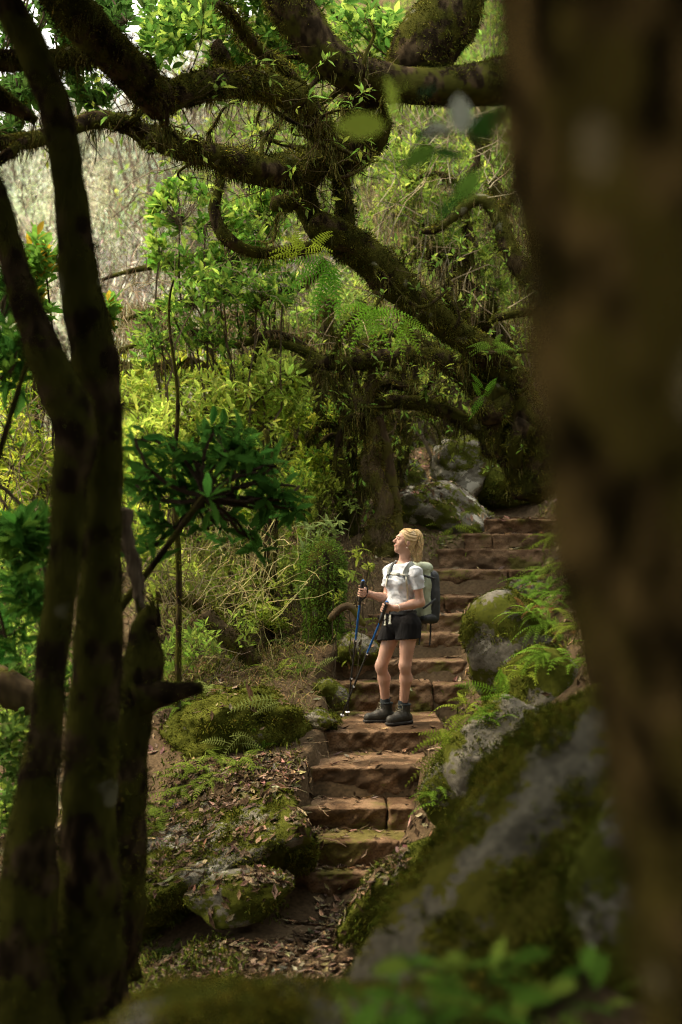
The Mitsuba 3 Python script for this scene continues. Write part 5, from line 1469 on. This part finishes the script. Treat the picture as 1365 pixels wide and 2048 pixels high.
for i, (lab, bl, bx, n, s, c) in enumerate((
        ("young plant with a few lime leaves left of the hiker's face", [(712, 1095, 13.6, 24, 14, 0.1)], 728, 4, 0.11, (0.22, 0.28, 0.04)),
        ("slender seedling below the lime leaved one, level with the hiker's chest", [(706, 1142, 13.3, 24, 12, 0.1)], 705, 4, 0.10, (0.15, 0.21, 0.035)),
        ("seedling with upright leaves just left of the backpack strap", [(738, 1128, 13.8, 12, 10, 0.1)], 738, 3, 0.085, (0.20, 0.25, 0.04)),
        ("small leafy sprig growing from the forked trunk's foot", [(712, 1000, 15.0, 16, 24, 0.1)], 722, 5, 0.095, (0.16, 0.23, 0.05)),
        ("lone seedling with wide leaves at the left of the mossy hummock", [(606, 1172, 13.4, 18, 8, 0.1)], 610, 3, 0.10, (0.13, 0.20, 0.04)),
        ("little yellow green weed beside the near pole's handle", [(672, 1188, 13.2, 20, 8, 0.1)], 668, 5, 0.07, (0.20, 0.25, 0.035)))):
    shrub(lab, bl, [foot(bx, bl[0][2])], n, s, c, 130 + i, name="seedling", singles=60, kind="lance", stem=0.004, cat_="plant", leaves=(5, 8), clumps=0.95, spread=1.1)

# the laurel crowns at the top grow from boughs that leave the mossy trees above the view
obj("bough", tube([P(560, -60, 13.0), P(600, -190, 14.2), P(600, -120, 15.5)], [0.10, 0.07, 0.03], 8, rough=0.2), "bark", "laurel_tree")
obj("bough", tube([P(60, -150, 8.6), P(90, -230, 11.0), P(100, -100, 13.5)], [0.10, 0.07, 0.03], 8, rough=0.2), "bark", "laurel_tree_001")

# feathery green hummock
r = np.random.default_rng(150)
t = thing("mossy_hummock", "stump overgrown with feathery bright green plants, left of the hiker", "stump")
hm = tube([foot(650, 13.9), P(648, 1180, 13.9), P(646, 1110, 14.0), P(645, 1085, 14)], [0.17, 0.17, 0.15, 0.05], 14, rough=0.2, seed=4)
obj("wood", hm, "bark", t)
p, nr = sample(hm, 7000, r)
put("greenery", blades(p + nr * r.uniform(0, 0.06, (7000, 1)), unit(nr + r.normal(0, 0.5, (7000, 3)) - [0, 0, 0.3]), r.uniform(0.02, 0.06, 7000), 0.010, r, tint(7000, (0.085, 0.15, 0.022), 0.35, r), 0.3), "leaf", t, "stuff")

# foreground sprig and plants, far out of focus
r = np.random.default_rng(160)
t = thing("foreground_sprig", "blurred leafy sprig hanging in front of the gnarled tree at the top", "sprig")
tw = [tube([P(1230, -700, 3.5), P(1200, -150, 3.45), P(1120, 130, 3.4), P(1010, 270, 3.35)], [0.014, 0.011, 0.008, 0.006], 6), tube([P(1010, 270, 3.35), P(930, 275, 3.3), P(850, 262, 3.3), P(770, 250, 3.3)], [0.006, 0.005, 0.004, 0.003], 5), tube([P(900, 272, 3.3), P(860, 310, 3.3), P(800, 330, 3.3)], [0.003, 0.002, 0.002], 5), tube([P(985, 272, 3.35), P(960, 330, 3.35), P(925, 385, 3.35)], [0.003, 0.002, 0.002], 5)]
put("stem", colored(cat(tw), (0.10, 0.09, 0.04), r), "matte", t, "stuff")
for (x0, y0, x1, y1, s, c) in ((775, 250, 690, 252, 1, (0.42, 0.56, 0.08)), (790, 245, 782, 170, 1, (0.42, 0.56, 0.08)), (800, 180, 822, 165, 0.8, (0.42, 0.56, 0.08)), (905, 258, 848, 262, 1, (0.60, 0.66, 0.56)), (925, 270, 918, 200, 1, (0.62, 0.68, 0.60)), (930, 265, 955, 228, 1, (0.55, 0.62, 0.52)),
                          (870, 290, 830, 320, 1.2, (0.20, 0.40, 0.06)), (860, 310, 920, 305, 1, (0.08, 0.22, 0.04)), (830, 320, 770, 325, 1, (0.20, 0.40, 0.06)), (950, 290, 985, 220, 1, (0.08, 0.22, 0.04)), (845, 290, 835, 265, 1, (0.08, 0.22, 0.04)), (960, 340, 915, 400, 0.9, (0.20, 0.40, 0.06)), (935, 380, 885, 425, 1, (0.08, 0.22, 0.04)), (850, 195, 858, 170, 1, (0.04, 0.10, 0.04)), (800, 325, 745, 320, 1, (0.42, 0.56, 0.08))):
    a, b = P(x0, y0, 3.3), P(x1, y1, 3.3 + r.normal(0, 0.04))
    d = b - a
    R = leaf_frames(unit(d)[None] + 0.0, r, 0.5, upv=(0, -0.9, 0.5))[0]
    m = np.eye(4)
    m[:3, :3], m[:3, 3] = R * np.linalg.norm(d) * s * 1.25, a
    v, f = leaf_shape(0.55, 0.08, 0.1)
    obj("leaf", (v, f), leaf_bsdf(c, r, 0.1), t, to_world=T(m))

t = thing("foreground_plant", "blurred low leafy plant in the bottom right corner, before the dark hollow", "plant")
st = []
for k in range(90):
    px, py = r.uniform(690, 1245), r.uniform(1870, 2060)
    if py < 2060 - 190 * (1 - ((px - 1000) / 300) ** 2) - 40:
        continue
    a = P(px, py + 40, r.uniform(2.9, 3.4))
    d = unit(np.array([r.normal(0, 1), r.normal(0, 0.5), r.uniform(0.0, 0.7)]))
    R = leaf_frames(d[None], r, 0.5)[0]
    m = np.eye(4)
    m[:3, :3], m[:3, 3] = R * r.uniform(0.07, 0.14), a
    leaf_entry(t, "laurel", GREEN if r.random() < 0.7 else LIME, r, m)
    st.append(tube([a, a + [r.normal(0, 0.02), 0.02, -0.12]], [0.002, 0.003], 4, cap=False))
put("stem", colored(cat(st), (0.06, 0.07, 0.02), r), "matte", t, "stuff")


# what is dropped or planted lands on ground, steps and rocks
drop = trimesh.Trimesh(*cat([GROUND] + STONES + ROCKS[:20]), process=False)


def settle(x, y):
    o = np.column_stack([x, y, np.full(len(x), 6.0)])
    loc, ray, tri = drop.ray.intersects_location(o, np.tile([0, 0, -1.0], (len(x), 1)), multiple_hits=False)
    return loc, drop.face_normals[tri]


def hit(px, py):
    d = unit(P(px, py, 10.0) - CAM)
    loc, _, _ = drop.ray.intersects_location(CAM[None], d[None], multiple_hits=False)
    return loc[0] - d * 0.02


# ferns
def frond(base, d, length, width, r, color, droop=0.5, pairs=15, shape="ladder", upv=(0, 0, 1.0), curl=0.0):
    """One fern frond: an arching stalk with pairs of tapering, slightly drooping leaflets."""
    d = unit(d)
    side = unit(np.cross(d, upv) + r.normal(0, 0.12, 3))
    s = np.linspace(0, 1, pairs * 2 + 2)
    line = base + np.outer(s, d) * length + np.outer(-droop * length * s ** 2.1, [0, 0, 1.0]) + np.outer(curl * length * s ** 2, side)
    tan = unit(np.gradient(line, axis=0))
    V, F, C = [], [], []
    stalk = tube(line[:: max(1, len(line) // 8)], np.linspace(0.0035, 0.001, len(line[:: max(1, len(line) // 8)])), 3, step=length / 7, cap=False)
    V.append(stalk[0]); F.append(stalk[1]); C.append(np.tile(np.asarray(color) * 0.7, (len(stalk[0]), 1)))
    at = len(stalk[0])
    for i in range(3, len(s) - 1, 2):
        q = s[i]
        w = width * 0.5 * (math.sin(math.pi * min(1, q * 1.05) ** 0.62) ** 0.8 if shape == "ladder" else (1.12 - q) * min(1, q * 6)) * r.uniform(0.88, 1.1)
        for sg in (-1, 1):
            n = np.cross(tan[i], side)
            o = unit(side * sg + tan[i] * 0.38 - np.array([0, 0, 0.18]))
            b = line[i]
            tip = b + o * w - np.array([0, 0, 0.12 * w])
            h = tan[i] * max(0.0035, length / pairs * 0.27)
            m = b + o * w * 0.5
            V.append(np.array([b - h * 0.6, b + h * 0.6, m - h * 0.8 + n * 0.003, m + h * 0.8 + n * 0.003, tip]))
            F.append(np.array([[0, 2, 1], [1, 2, 3], [2, 4, 3]]) + at)
            C.append(np.tile(np.clip(np.asarray(color) * math.exp(r.normal(0, 0.12)), 0, 0.8), (5, 1)))
            at += 5
    return np.vstack(V), np.vstack(F), np.vstack(C)


FERN_GREEN, FERN_LIME, FERN_PALE, FERN_BROWN = (0.10, 0.19, 0.022), (0.22, 0.29, 0.035), (0.20, 0.25, 0.07), (0.20, 0.11, 0.04)


def fern(label, px, py, y, fronds, length, seed, color=FERN_GREEN, width=0.3, droop=0.5, pairs=13, toward=None, rise=0.55, spread=1.0, brown=0.0, shape="ladder", name="fern", group=None, jitter=0.03):
    """fronds: how many, or a list of (dx, dz) directions in the picture plane."""
    r = np.random.default_rng(seed)
    t = thing(name, label, "fern", group)
    b = hit(px, py) if y is None else P(px, py, y)
    many = fronds if isinstance(fronds, list) else [None] * fronds
    for k, q in enumerate(many):
        if q is not None:
            d = np.array([q[0], r.normal(-0.15, 0.25), q[1]])
            L = length * (q[2] if len(q) > 2 else 1)
        else:
            th = 2 * np.pi * (k + r.uniform(-0.3, 0.3)) / len(many)
            d = np.array([math.cos(th) * spread, math.sin(th) * spread, rise + r.normal(0, 0.15)])
            if toward is not None:
                d = d + np.asarray(toward)
            L = length * r.uniform(0.7, 1.15)
        c = FERN_BROWN if r.random() < brown else color
        v, f, _ = frond(b + r.normal(0, jitter, 3), d, L, L * width, r, c, droop * r.uniform(0.7, 1.3), pairs, shape, upv=(0, -0.9, 0.45) if q is not None else (0, 0, 1.0))
        obj("frond", (v, f), leaf_bsdf(c, r, 0.15), t, smooth=False)
    return t


fern("crisp green ladder fern at the foot of the big boulder", 1010, 1398, None, [(-1, 0.42, 1.0), (-0.25, 1, 0.95), (0.05, 1, 0.9), (-0.9, -0.05, 0.75), (-0.8, 0.15, 0.8)], 0.34, 201, (0.12, 0.24, 0.022), 0.30, 0.30, 16)
fern("small fern at the right end of the step behind the boots", 945, 1392, None, [(-1, 0.3), (-0.8, 0.6), (0.4, 0.7), (-0.9, 0.0)], 0.22, 202, FERN_LIME, 0.3, 0.4, 12)
for i, (px, py, L, n, tw) in enumerate(((1075, 1200, 0.42, 11, (-0.5, -0.6, 0)), (1110, 1225, 0.45, 13, (-0.4, -0.7, 0)), (1140, 1190, 0.4, 11, (-0.3, -0.6, 0.1)), (1085, 1250, 0.36, 9, (-0.9, -0.6, -0.2)), (1120, 1270, 0.36, 9, (-0.6, -0.6, -0.2)), (1090, 1310, 0.3, 8, (-1.0, -0.5, -0.2)))):
    fern(("topmost fern over the big boulder, near the stair", "large bushy fern right of the big boulder", "fern close to the dark leaning trunk", "fern hanging down the right flank of the big boulder", "fern with brown dead fronds below the large bushy one", "lowest fern in the gap above the pointed rock")[i], px, py, None, n + 5, L, 210 + i, (0.14, 0.25, 0.03), 0.36, 0.6, 16, toward=tw, brown=0.25 if i == 4 else 0.06, shape="tri")
for i, (px, py, L) in enumerate(((1060, 1165, 0.34), (1150, 1260, 0.42), (1060, 1228, 0.3), (1150, 1130, 0.4), (1100, 1180, 0.36))):
    fern(("fern at the end of the waist-high step, above the big boulder", "fern in front of the dark leaning trunk's foot", "small fern on the shoulder of the big boulder", "fern on the bank against the dark leaning trunk", "fern between the rounded stone and the large bushy fern")[i], px, py, None, 14, L, 270 + i, ((0.14, 0.25, 0.03), FERN_LIME)[i % 2], 0.36, 0.6, 15, toward=(-0.5, -0.5, 0.1), shape="tri", brown=0.08)
for i, (px, py, L) in enumerate(((1140, 1330, 0.34), (1060, 1350, 0.3), (870, 1600, 0.26), (930, 1425, 0.3), (980, 1440, 0.26))):
    fern(("fern at the top edge of the pointed moss and grey rock", "fern in the dark gap under the big boulder", "small fern at the right end of the mossy third step", "fern on the mossy bank just right of the boots", "fern on the bank above the white streaked rock")[i], px, py, None, 9, L, 290 + i, ((0.14, 0.25, 0.03), FERN_LIME)[i % 2], 0.36, 0.6, 11, toward=(-0.4, -0.5, 0.2), shape="tri")
for i, (px, py, L) in enumerate(((600, 1345, 0.32), (550, 1352, 0.3), (420, 1385, 0.34), (360, 1420, 0.32), (690, 1330, 0.26), (640, 1280, 0.3), (580, 1290, 0.3), (720, 1255, 0.24))):
    fern(("fern behind the right half of the moss-topped rock", "fern behind the middle of the moss-topped rock", "fern behind the left end of the moss-topped rock", "fern at the left foot of the moss-topped rock", "fern at the left end of the step level with the hiker's knees", "fern on the straw covered bank", "fern in the dry grass near the leaning log", "fern on the bank beside the far pole")[i], px, py, None, 9, L, 310 + i, ((0.14, 0.23, 0.03), FERN_LIME, FERN_PALE)[i % 3], 0.34, 0.55, 12, toward=(0, -0.3, 0.2), shape="tri", brown=0.1)
fern("lime fern hanging beside the upper steps on the right", 1110, 1080, None, 16, 0.42, 220, FERN_LIME, 0.36, 0.9, 13, toward=(-0.5, -0.5, -0.2), shape="tri")
fern("fern on the bank just below the lime one", 1095, 1140, None, 14, 0.40, 221, (0.15, 0.21, 0.03), 0.36, 0.8, 12, toward=(-0.6, -0.5, -0.2), shape="tri")
fern("bright yellow green fern at the right end of the hiker's step", 900, 1478, None, [(-1, 0.1), (-0.8, 0.5), (-1, -0.2), (-0.3, 0.7), (0.4, 0.6), (-0.7, -0.5)], 0.28, 222, FERN_LIME, 0.42, 0.35, 11, shape="tri")
fern("fern drooping below the bright yellow green one", 880, 1525, None, [(-0.8, -0.4), (-0.4, -0.8), (0.2, -0.8), (0.5, -0.3), (-0.5, 0.3)], 0.25, 223, (0.17, 0.20, 0.03), 0.42, 0.4, 10, shape="tri")
fern("pale fern frond arching over the broad moss-topped rock", 560, 1402, 11.0, [(-1, 0.12, 1.15), (-0.9, -0.2, 0.7)], 0.36, 224, FERN_PALE, 0.34, 0.35, 14)
fern("upright little fern before the broad moss-topped rock", 512, 1500, None, [(-0.2, 1), (0.3, 0.9), (-0.7, 0.5), (0.8, 0.5), (0, 0.6)], 0.20, 225, FERN_GREEN, 0.3, 0.35, 11)
fern("pale fern left of the upright little one", 470, 1478, None, [(-0.8, 0.3), (0.9, 0.35), (-0.4, -0.3), (0.6, 0.1)], 0.25, 226, FERN_PALE, 0.34, 0.5, 12)
for i, (px, py, y) in enumerate(((430, 1520, 10.6), (395, 1545, 10.5), (365, 1585, 10.3), (420, 1570, 10.3), (340, 1625, 10.0), (310, 1650, 9.9), (480, 1535, 10.6))):
    fern(("fern in the middle of the patch above the overhanging slab", "fern at the upper left of the patch above the slab", "light green fern in the patch above the slab's mossy part", "fern nearest the dead leaves above the slab", "fern beside the dark trunk foot above the slab", "lowest fern at the left tip of the slab", "fern at the edge of the leaf-covered slope")[i], px, py, None, 11, 0.32, 230 + i, (0.14, 0.20, 0.03), 0.32, 0.6, 12, toward=(0, -0.2, 0.1))
fern("ladder fern left of the poles on the bank", 672, 1290, None, [(0.5, 0.8), (-0.3, 0.9), (-0.9, 0.3), (0.9, 0.3)], 0.26, 240, FERN_GREEN, 0.28, 0.35, 13)
fern("fern frond pair behind the moss-topped rock", 628, 1330, None, [(-1, 0.2), (-0.7, 0.6), (0.6, 0.5)], 0.28, 241, FERN_PALE, 0.3, 0.35, 13)
fern("lime fern beside the slab above the hiker's ponytail", 905, 1052, None, [(-1, -0.1), (-0.7, 0.4), (0.9, 0.35), (0.5, 0.7), (0.8, 0), (-0.5, -0.4)], 0.34, 242, FERN_LIME, 0.36, 0.45, 12, shape="tri")
fern("darker fern under the lime one beside the slab", 890, 1078, None, [(-0.9, -0.4), (-0.4, -0.6), (0.9, 0.1), (0.7, -0.3)], 0.28, 243, (0.10, 0.16, 0.025), 0.36, 0.5, 12, shape="tri")
fern("yellow green fern at the tip of the gnarled trunk's bend", 608, 500, 13.6, [(-1, 0.1), (-0.8, 0.6), (-0.2, 0.8), (0.5, 0.6), (0.9, 0.1), (-0.7, -0.3)] * 2, 0.34, 250, (0.34, 0.44, 0.04), 0.4, 0.3, 11, shape="tri")
fern("deep green fern hanging from the underside of the gnarled trunk", 664, 535, 13.6, [(-0.5, -0.6), (-0.2, -1), (-0.7, -0.2), (0.1, -0.9), (-0.35, -0.9), (-0.9, 0.1)] * 2, 0.46, 251, (0.10, 0.26, 0.022), 0.4, 0.3, 13)
fern("bright fern below the middle of the sloping trunk", 742, 618, 13.8, [(-0.8, -0.4), (-0.5, -0.7), (0.1, -0.8), (0.7, -0.3), (0.9, 0.1), (-0.9, 0.1), (0.4, -0.6)] * 2, 0.42, 252, (0.18, 0.36, 0.03), 0.4, 0.4, 12, shape="tri")
fern("small fern right of the bright one under the sloping trunk", 800, 640, 14.1, [(0.5, -0.6), (-0.4, -0.7), (0.9, -0.1), (0, -0.8)] * 2, 0.32, 253, (0.20, 0.34, 0.03), 0.36, 0.4, 12)
fern("light fern growing on top of the sloping trunk", 985, 690, 14.7, [(-0.6, 0.3), (0.7, 0.3), (0.9, -0.1), (-0.9, 0), (0.2, 0.5)] * 2, 0.24, 254, (0.12, 0.21, 0.025), 0.4, 0.5, 11, shape="tri")
fern("single bright frond at the base of the upper arching branch", 968, 790, 14.9, [(0.5, 0.8), (-0.5, -0.5), (-0.2, 0.3)] * 2, 0.26, 255, (0.10, 0.25, 0.02), 0.3, 0.2, 12)
fern("dark green fern at the left of the dead leaves in the bottom left", 335, 1905, None, [(-0.6, 0.4), (0.8, 0.4), (0.2, 0.7), (0.9, 0.1), (-0.8, 0)], 0.2, 256, (0.07, 0.14, 0.018), 0.34, 0.5, 10)

# grass, dry brush, poles of saplings
def ground_pts(n, x0, x1, y0, y1, r):
    x, y = r.uniform(x0, x1, n), r.uniform(y0, y1, n)
    return np.column_stack([x, y, ground_z(x, y)])


r = np.random.default_rng(300)
p = np.vstack([ground_pts(2600, -0.75, 0.45, 13.0, 15.6, r), ground_pts(900, -2.4, -0.6, 12.2, 14.5, r), ground_pts(900, -1.0, -0.1, 11.9, 13.0, r)])
xl = np.interp(p[:, 1], SY, [s[2] for s in STEPS])
p = p[p[:, 0] < xl - 0.05]
n = len(p)
tag(put("dry_grass", blades(p, unit(r.normal(0, 0.8, (n, 3)) + [0, 0, 0.55]), r.uniform(0.12, 0.36, n), 0.007, r, tint(n, (0.22, 0.165, 0.075), 0.3, r, (0.14, 0.15, 0.04), 0.35), 0.45), "mossy"), "dry straw coloured grass on the bank left of the stair", "grass", "stuff")


def tangle(n, px, py, y, r, color, r0=0.005, L=0.9):
    b = np.array([P(r.uniform(*px), r.uniform(*py), r.uniform(*y)) for _ in range(n)])
    d = unit(np.column_stack([r.normal(0, 0.6, n), r.normal(0, 0.5, n), r.uniform(0.1, 1.0, n)]))
    q = [b]
    for _ in range(7):
        q.append(q[-1] + d * L * r.uniform(0.07, 0.18, (n, 1)))
        d = unit(d + r.normal(0, 0.30, (n, 3)))
    return colored(strands(np.stack(q, 1), r0, r0 * 0.35), color, r, 0.3)


tag(put("dry_brush", cat([tangle(260, (360, 560), (1080, 1330), (13.2, 15.6), r, (0.30, 0.27, 0.12)), tangle(160, (230, 400), (1080, 1350), (12.5, 15), r, (0.16, 0.13, 0.08)),
                          tangle(160, (0, 140), (800, 1450), (9.5, 12.5), r, (0.15, 0.12, 0.075), 0.004)]), "matte"), "tangle of thin dry twigs in the hollow left of the hiker", "brush", "stuff")
tag(put("bare_twigs", cat([tangle(170, (230, 640), (540, 720), (15.0, 19.0), r, (0.24, 0.19, 0.125), 0.006, 1.6), tangle(240, (690, 1070), (240, 680), (17, 21), r, (0.20, 0.17, 0.11), 0.008, 2.0), tangle(160, (220, 600), (0, 520), (16, 24), r, (0.13, 0.10, 0.07), 0.009, 2.0)]), "matte"),
    "bare pale twigs crossing in the middle distance under the boughs", "twigs", "stuff")
q = P(0, 0, 1)
bd = []
for px, py, y, L in [(r.uniform(230, 640), r.uniform(600, 720), r.uniform(16, 20), 0.5) for _ in range(110)] + [(r.uniform(740, 1060), r.uniform(350, 640), r.uniform(17.5, 21), 0.4) for _ in range(180)]:
    a = P(px, py, y)
    m = 26
    pp = a + np.column_stack([r.normal(0, 0.12, m), r.normal(0, 0.06, m), r.normal(0, 0.03, m)])
    bd.append(blades(pp, unit(r.normal(0, 0.12, (m, 3)) - [0, 0, 1.0]), r.uniform(0.1, 0.45, m), 0.012, r, tint(m, (0.17, 0.14, 0.065), 0.3, r)))
tag(put("hanging_moss", cat(bd), "mossy"), "brownish beards of moss hanging from the bare twigs in the middle distance", "moss", "stuff")
for i, (pix, y, rp, lab) in enumerate((([(352, 1560), (356, 1400), (358, 1250), (356, 1100), (348, 950), (356, 800), (340, 660), (348, 560)], 11.6, [7, 7, 6, 6, 5, 4, 3, 2], "thin mossy sapling stem beside the stump's stub"),
                                       ([(536, 1320), (538, 1200), (534, 1080), (542, 960), (530, 860)], 14.2, [10, 9, 8, 7, 5], "upright pale sapling stem in the dry brush"),
                                       ([(545, 1315), (548, 1180), (552, 1060), (548, 930)], 14.3, [6, 6, 5, 4], "second sapling stem close beside the pale one"),
                                       ([(-10, 940), (22, 830), (50, 740), (64, 700)], 7.2, [7, 6, 5, 3], "thin dark leaning sapling at the left edge"))):
    t = thing("sapling", lab, "sapling")
    limb(t, "stem", pix, y, rp, 320 + i, sides=7, moss=5000, blade=0.016, width=0.005, patch=0.4)
t = thing("bare_branch", "dark thin branch rising right from behind the twin trunks", "branch")
limb(t, "stem", [(236, 1225), (280, 1165), (322, 1110), (372, 1042), (414, 985)], 7.6, [9, 8, 7, 7, 5], 330, sides=8, moss=0)
t = thing("exposed_root", "crooked bare root on the bank left of the hiker's elbow", "root")
limb(t, "root", [(660, 1240), (680, 1218), (698, 1212), (714, 1228), (730, 1250)], 13.2, [7, 8, 8, 7, 5], 331, sides=8, moss=0, bsdf="bark_brown", rough=0.2)
t = thing("dead_frond", "pinkish brown dead leaf hanging over the broad moss-topped rock", "leaf")
v, f = leaf_shape(0.30, 0.1, 0.3)
m = np.eye(4)
m[:3, :3], m[:3, 3] = leaf_frames(unit(P(508, 1398, 11.0) - P(492, 1366, 11.0))[None], r, 0.3, upv=(0, -1, 0.3))[0] * 0.16, P(492, 1366, 11.0)
obj("blade", (v, f), "mossy", t, color=np.tile([0.28, 0.17, 0.11], (len(v), 1)), to_world=T(m))

r = np.random.default_rng(400)
xs = [r.uniform(-1.9, 0.4, 9000), r.normal(-0.75, 0.35, 5200), r.uniform(-0.4, 2.4, 2600), r.uniform(-0.4, 2.8, 2600), r.uniform(-1.5, 1.0, 700), r.uniform(-3.6, -1.0, 6000), r.uniform(-1, 2.8, 12000)]
ys = [r.uniform(7.8, 9.9, 9000), r.normal(10.6, 0.55, 5200), r.uniform(10, 16.6, 2600), r.uniform(16.2, 19.5, 2600), r.uniform(9.6, 12, 700), r.uniform(9, 14, 6000), r.uniform(17, 27, 12000)]
x, y = np.concatenate(xs), np.concatenate(ys)
# on the stair they gather at the back of the treads
st = (y > 10) & (y < 16.6) & (x > np.interp(y, SY, [s[2] for s in STEPS])) & (x < np.interp(y, SY, [s[3] for s in STEPS]))
k = np.clip(np.searchsorted(SY, y) - 1, 0, len(SY) - 2)
back = SY[k + 1] - y
st_keep = ~st | (back < 0.14) | (r.random(len(x)) < 0.10)
x, y = x[st_keep], y[st_keep]
pos, nr = settle(x, y)
k = meshkit.fbm(pos * 2.6, 3, 8) > r.uniform(0.30, 0.55, len(pos))
q = P(492, 1462, 11.5)
k &= ~((np.abs(pos[:, 0] - q[0]) < 0.62) & (np.abs(pos[:, 1] - q[1]) < 0.5) & (r.random(len(pos)) < 0.93))
k &= ~((pos[:, 0] > -1.65) & (pos[:, 0] < -0.35) & (pos[:, 1] > 9.3) & (pos[:, 1] < 10.6) & (pos[:, 2] > -0.85) & (r.random(len(pos)) < 0.75))
pos, nr = pos[k], nr[k]
n = len(pos)
fl = unit(np.cross(nr + r.normal(0, 0.28, (n, 3)), r.normal(size=(n, 3))))
R = leaf_frames(fl, r, 0.25)
R = np.stack([fl, unit(np.cross(unit(nr + r.normal(0, 0.25, (n, 3))), fl)), np.cross(fl, unit(np.cross(nr, fl)))], 2)
lsh = (LEAF_LOW[0] * np.array([1, 1.1, 1]) + np.array([[-0.5, 0, 0.0]]) + np.column_stack([np.zeros(5), np.zeros(5), [0.10, 0.03, 0.05, 0.16, -0.02]]), LEAF_LOW[1])
tag(put("fallen_leaves", place(lsh, pos + nr * 0.008, R, r.uniform(0.03, 0.115, n), tint(n, (0.20, 0.15, 0.098), 0.42, r, (0.05, 0.034, 0.021), 0.45)), "mossy"), "dry brown fallen leaves on the path, the slope and the treads", "leaves", "stuff")
xy = np.column_stack([r.uniform(-1.8, 0.3, 260), r.uniform(7.9, 12.0, 260)])
a, _ = settle(xy[:, 0], xy[:, 1])
d = unit(np.column_stack([r.normal(size=(len(a), 2)), r.normal(0, 0.12, len(a))])) * r.uniform(0.06, 0.28, (len(a), 1))
tag(put("fallen_twigs", colored(twigs(a + [0, 0, 0.008], a + d + [0, 0, 0.012], 0.004, 0.002, r, 0.05), (0.13, 0.095, 0.06), r, 0.3), "matte"), "thin broken twigs among the dead leaves at the foot of the stair", "twigs", "stuff")
# low moss and small plants on the ground along the stair
p = np.vstack([ground_pts(9000, -2.2, -0.3, 9.4, 15.8, r), ground_pts(9000, 0.8, 2.8, 10, 17.5, r), ground_pts(4000, -1.6, -0.6, 8.2, 9.8, r), ground_pts(16000, -4.5, -1.2, 9, 18, r), ground_pts(14000, -1.2, 3.0, 16.4, 25, r)])
p = p[meshkit.fbm(p * 1.1, 3, 5) > 0.44]
n = len(p)
tag(put("ground_moss", blades(p, unit(r.normal(0, 0.6, (n, 3)) + [0, 0, 0.8]), 0.02 + 0.11 * r.random(n) ** 2.2, 0.014, r, tint(n, (0.095, 0.110, 0.020), 0.35, r, (0.13, 0.17, 0.03), 0.25), 0.2), "mossy"), "short green moss and sprouts on the ground beside the stair", "moss", "stuff")
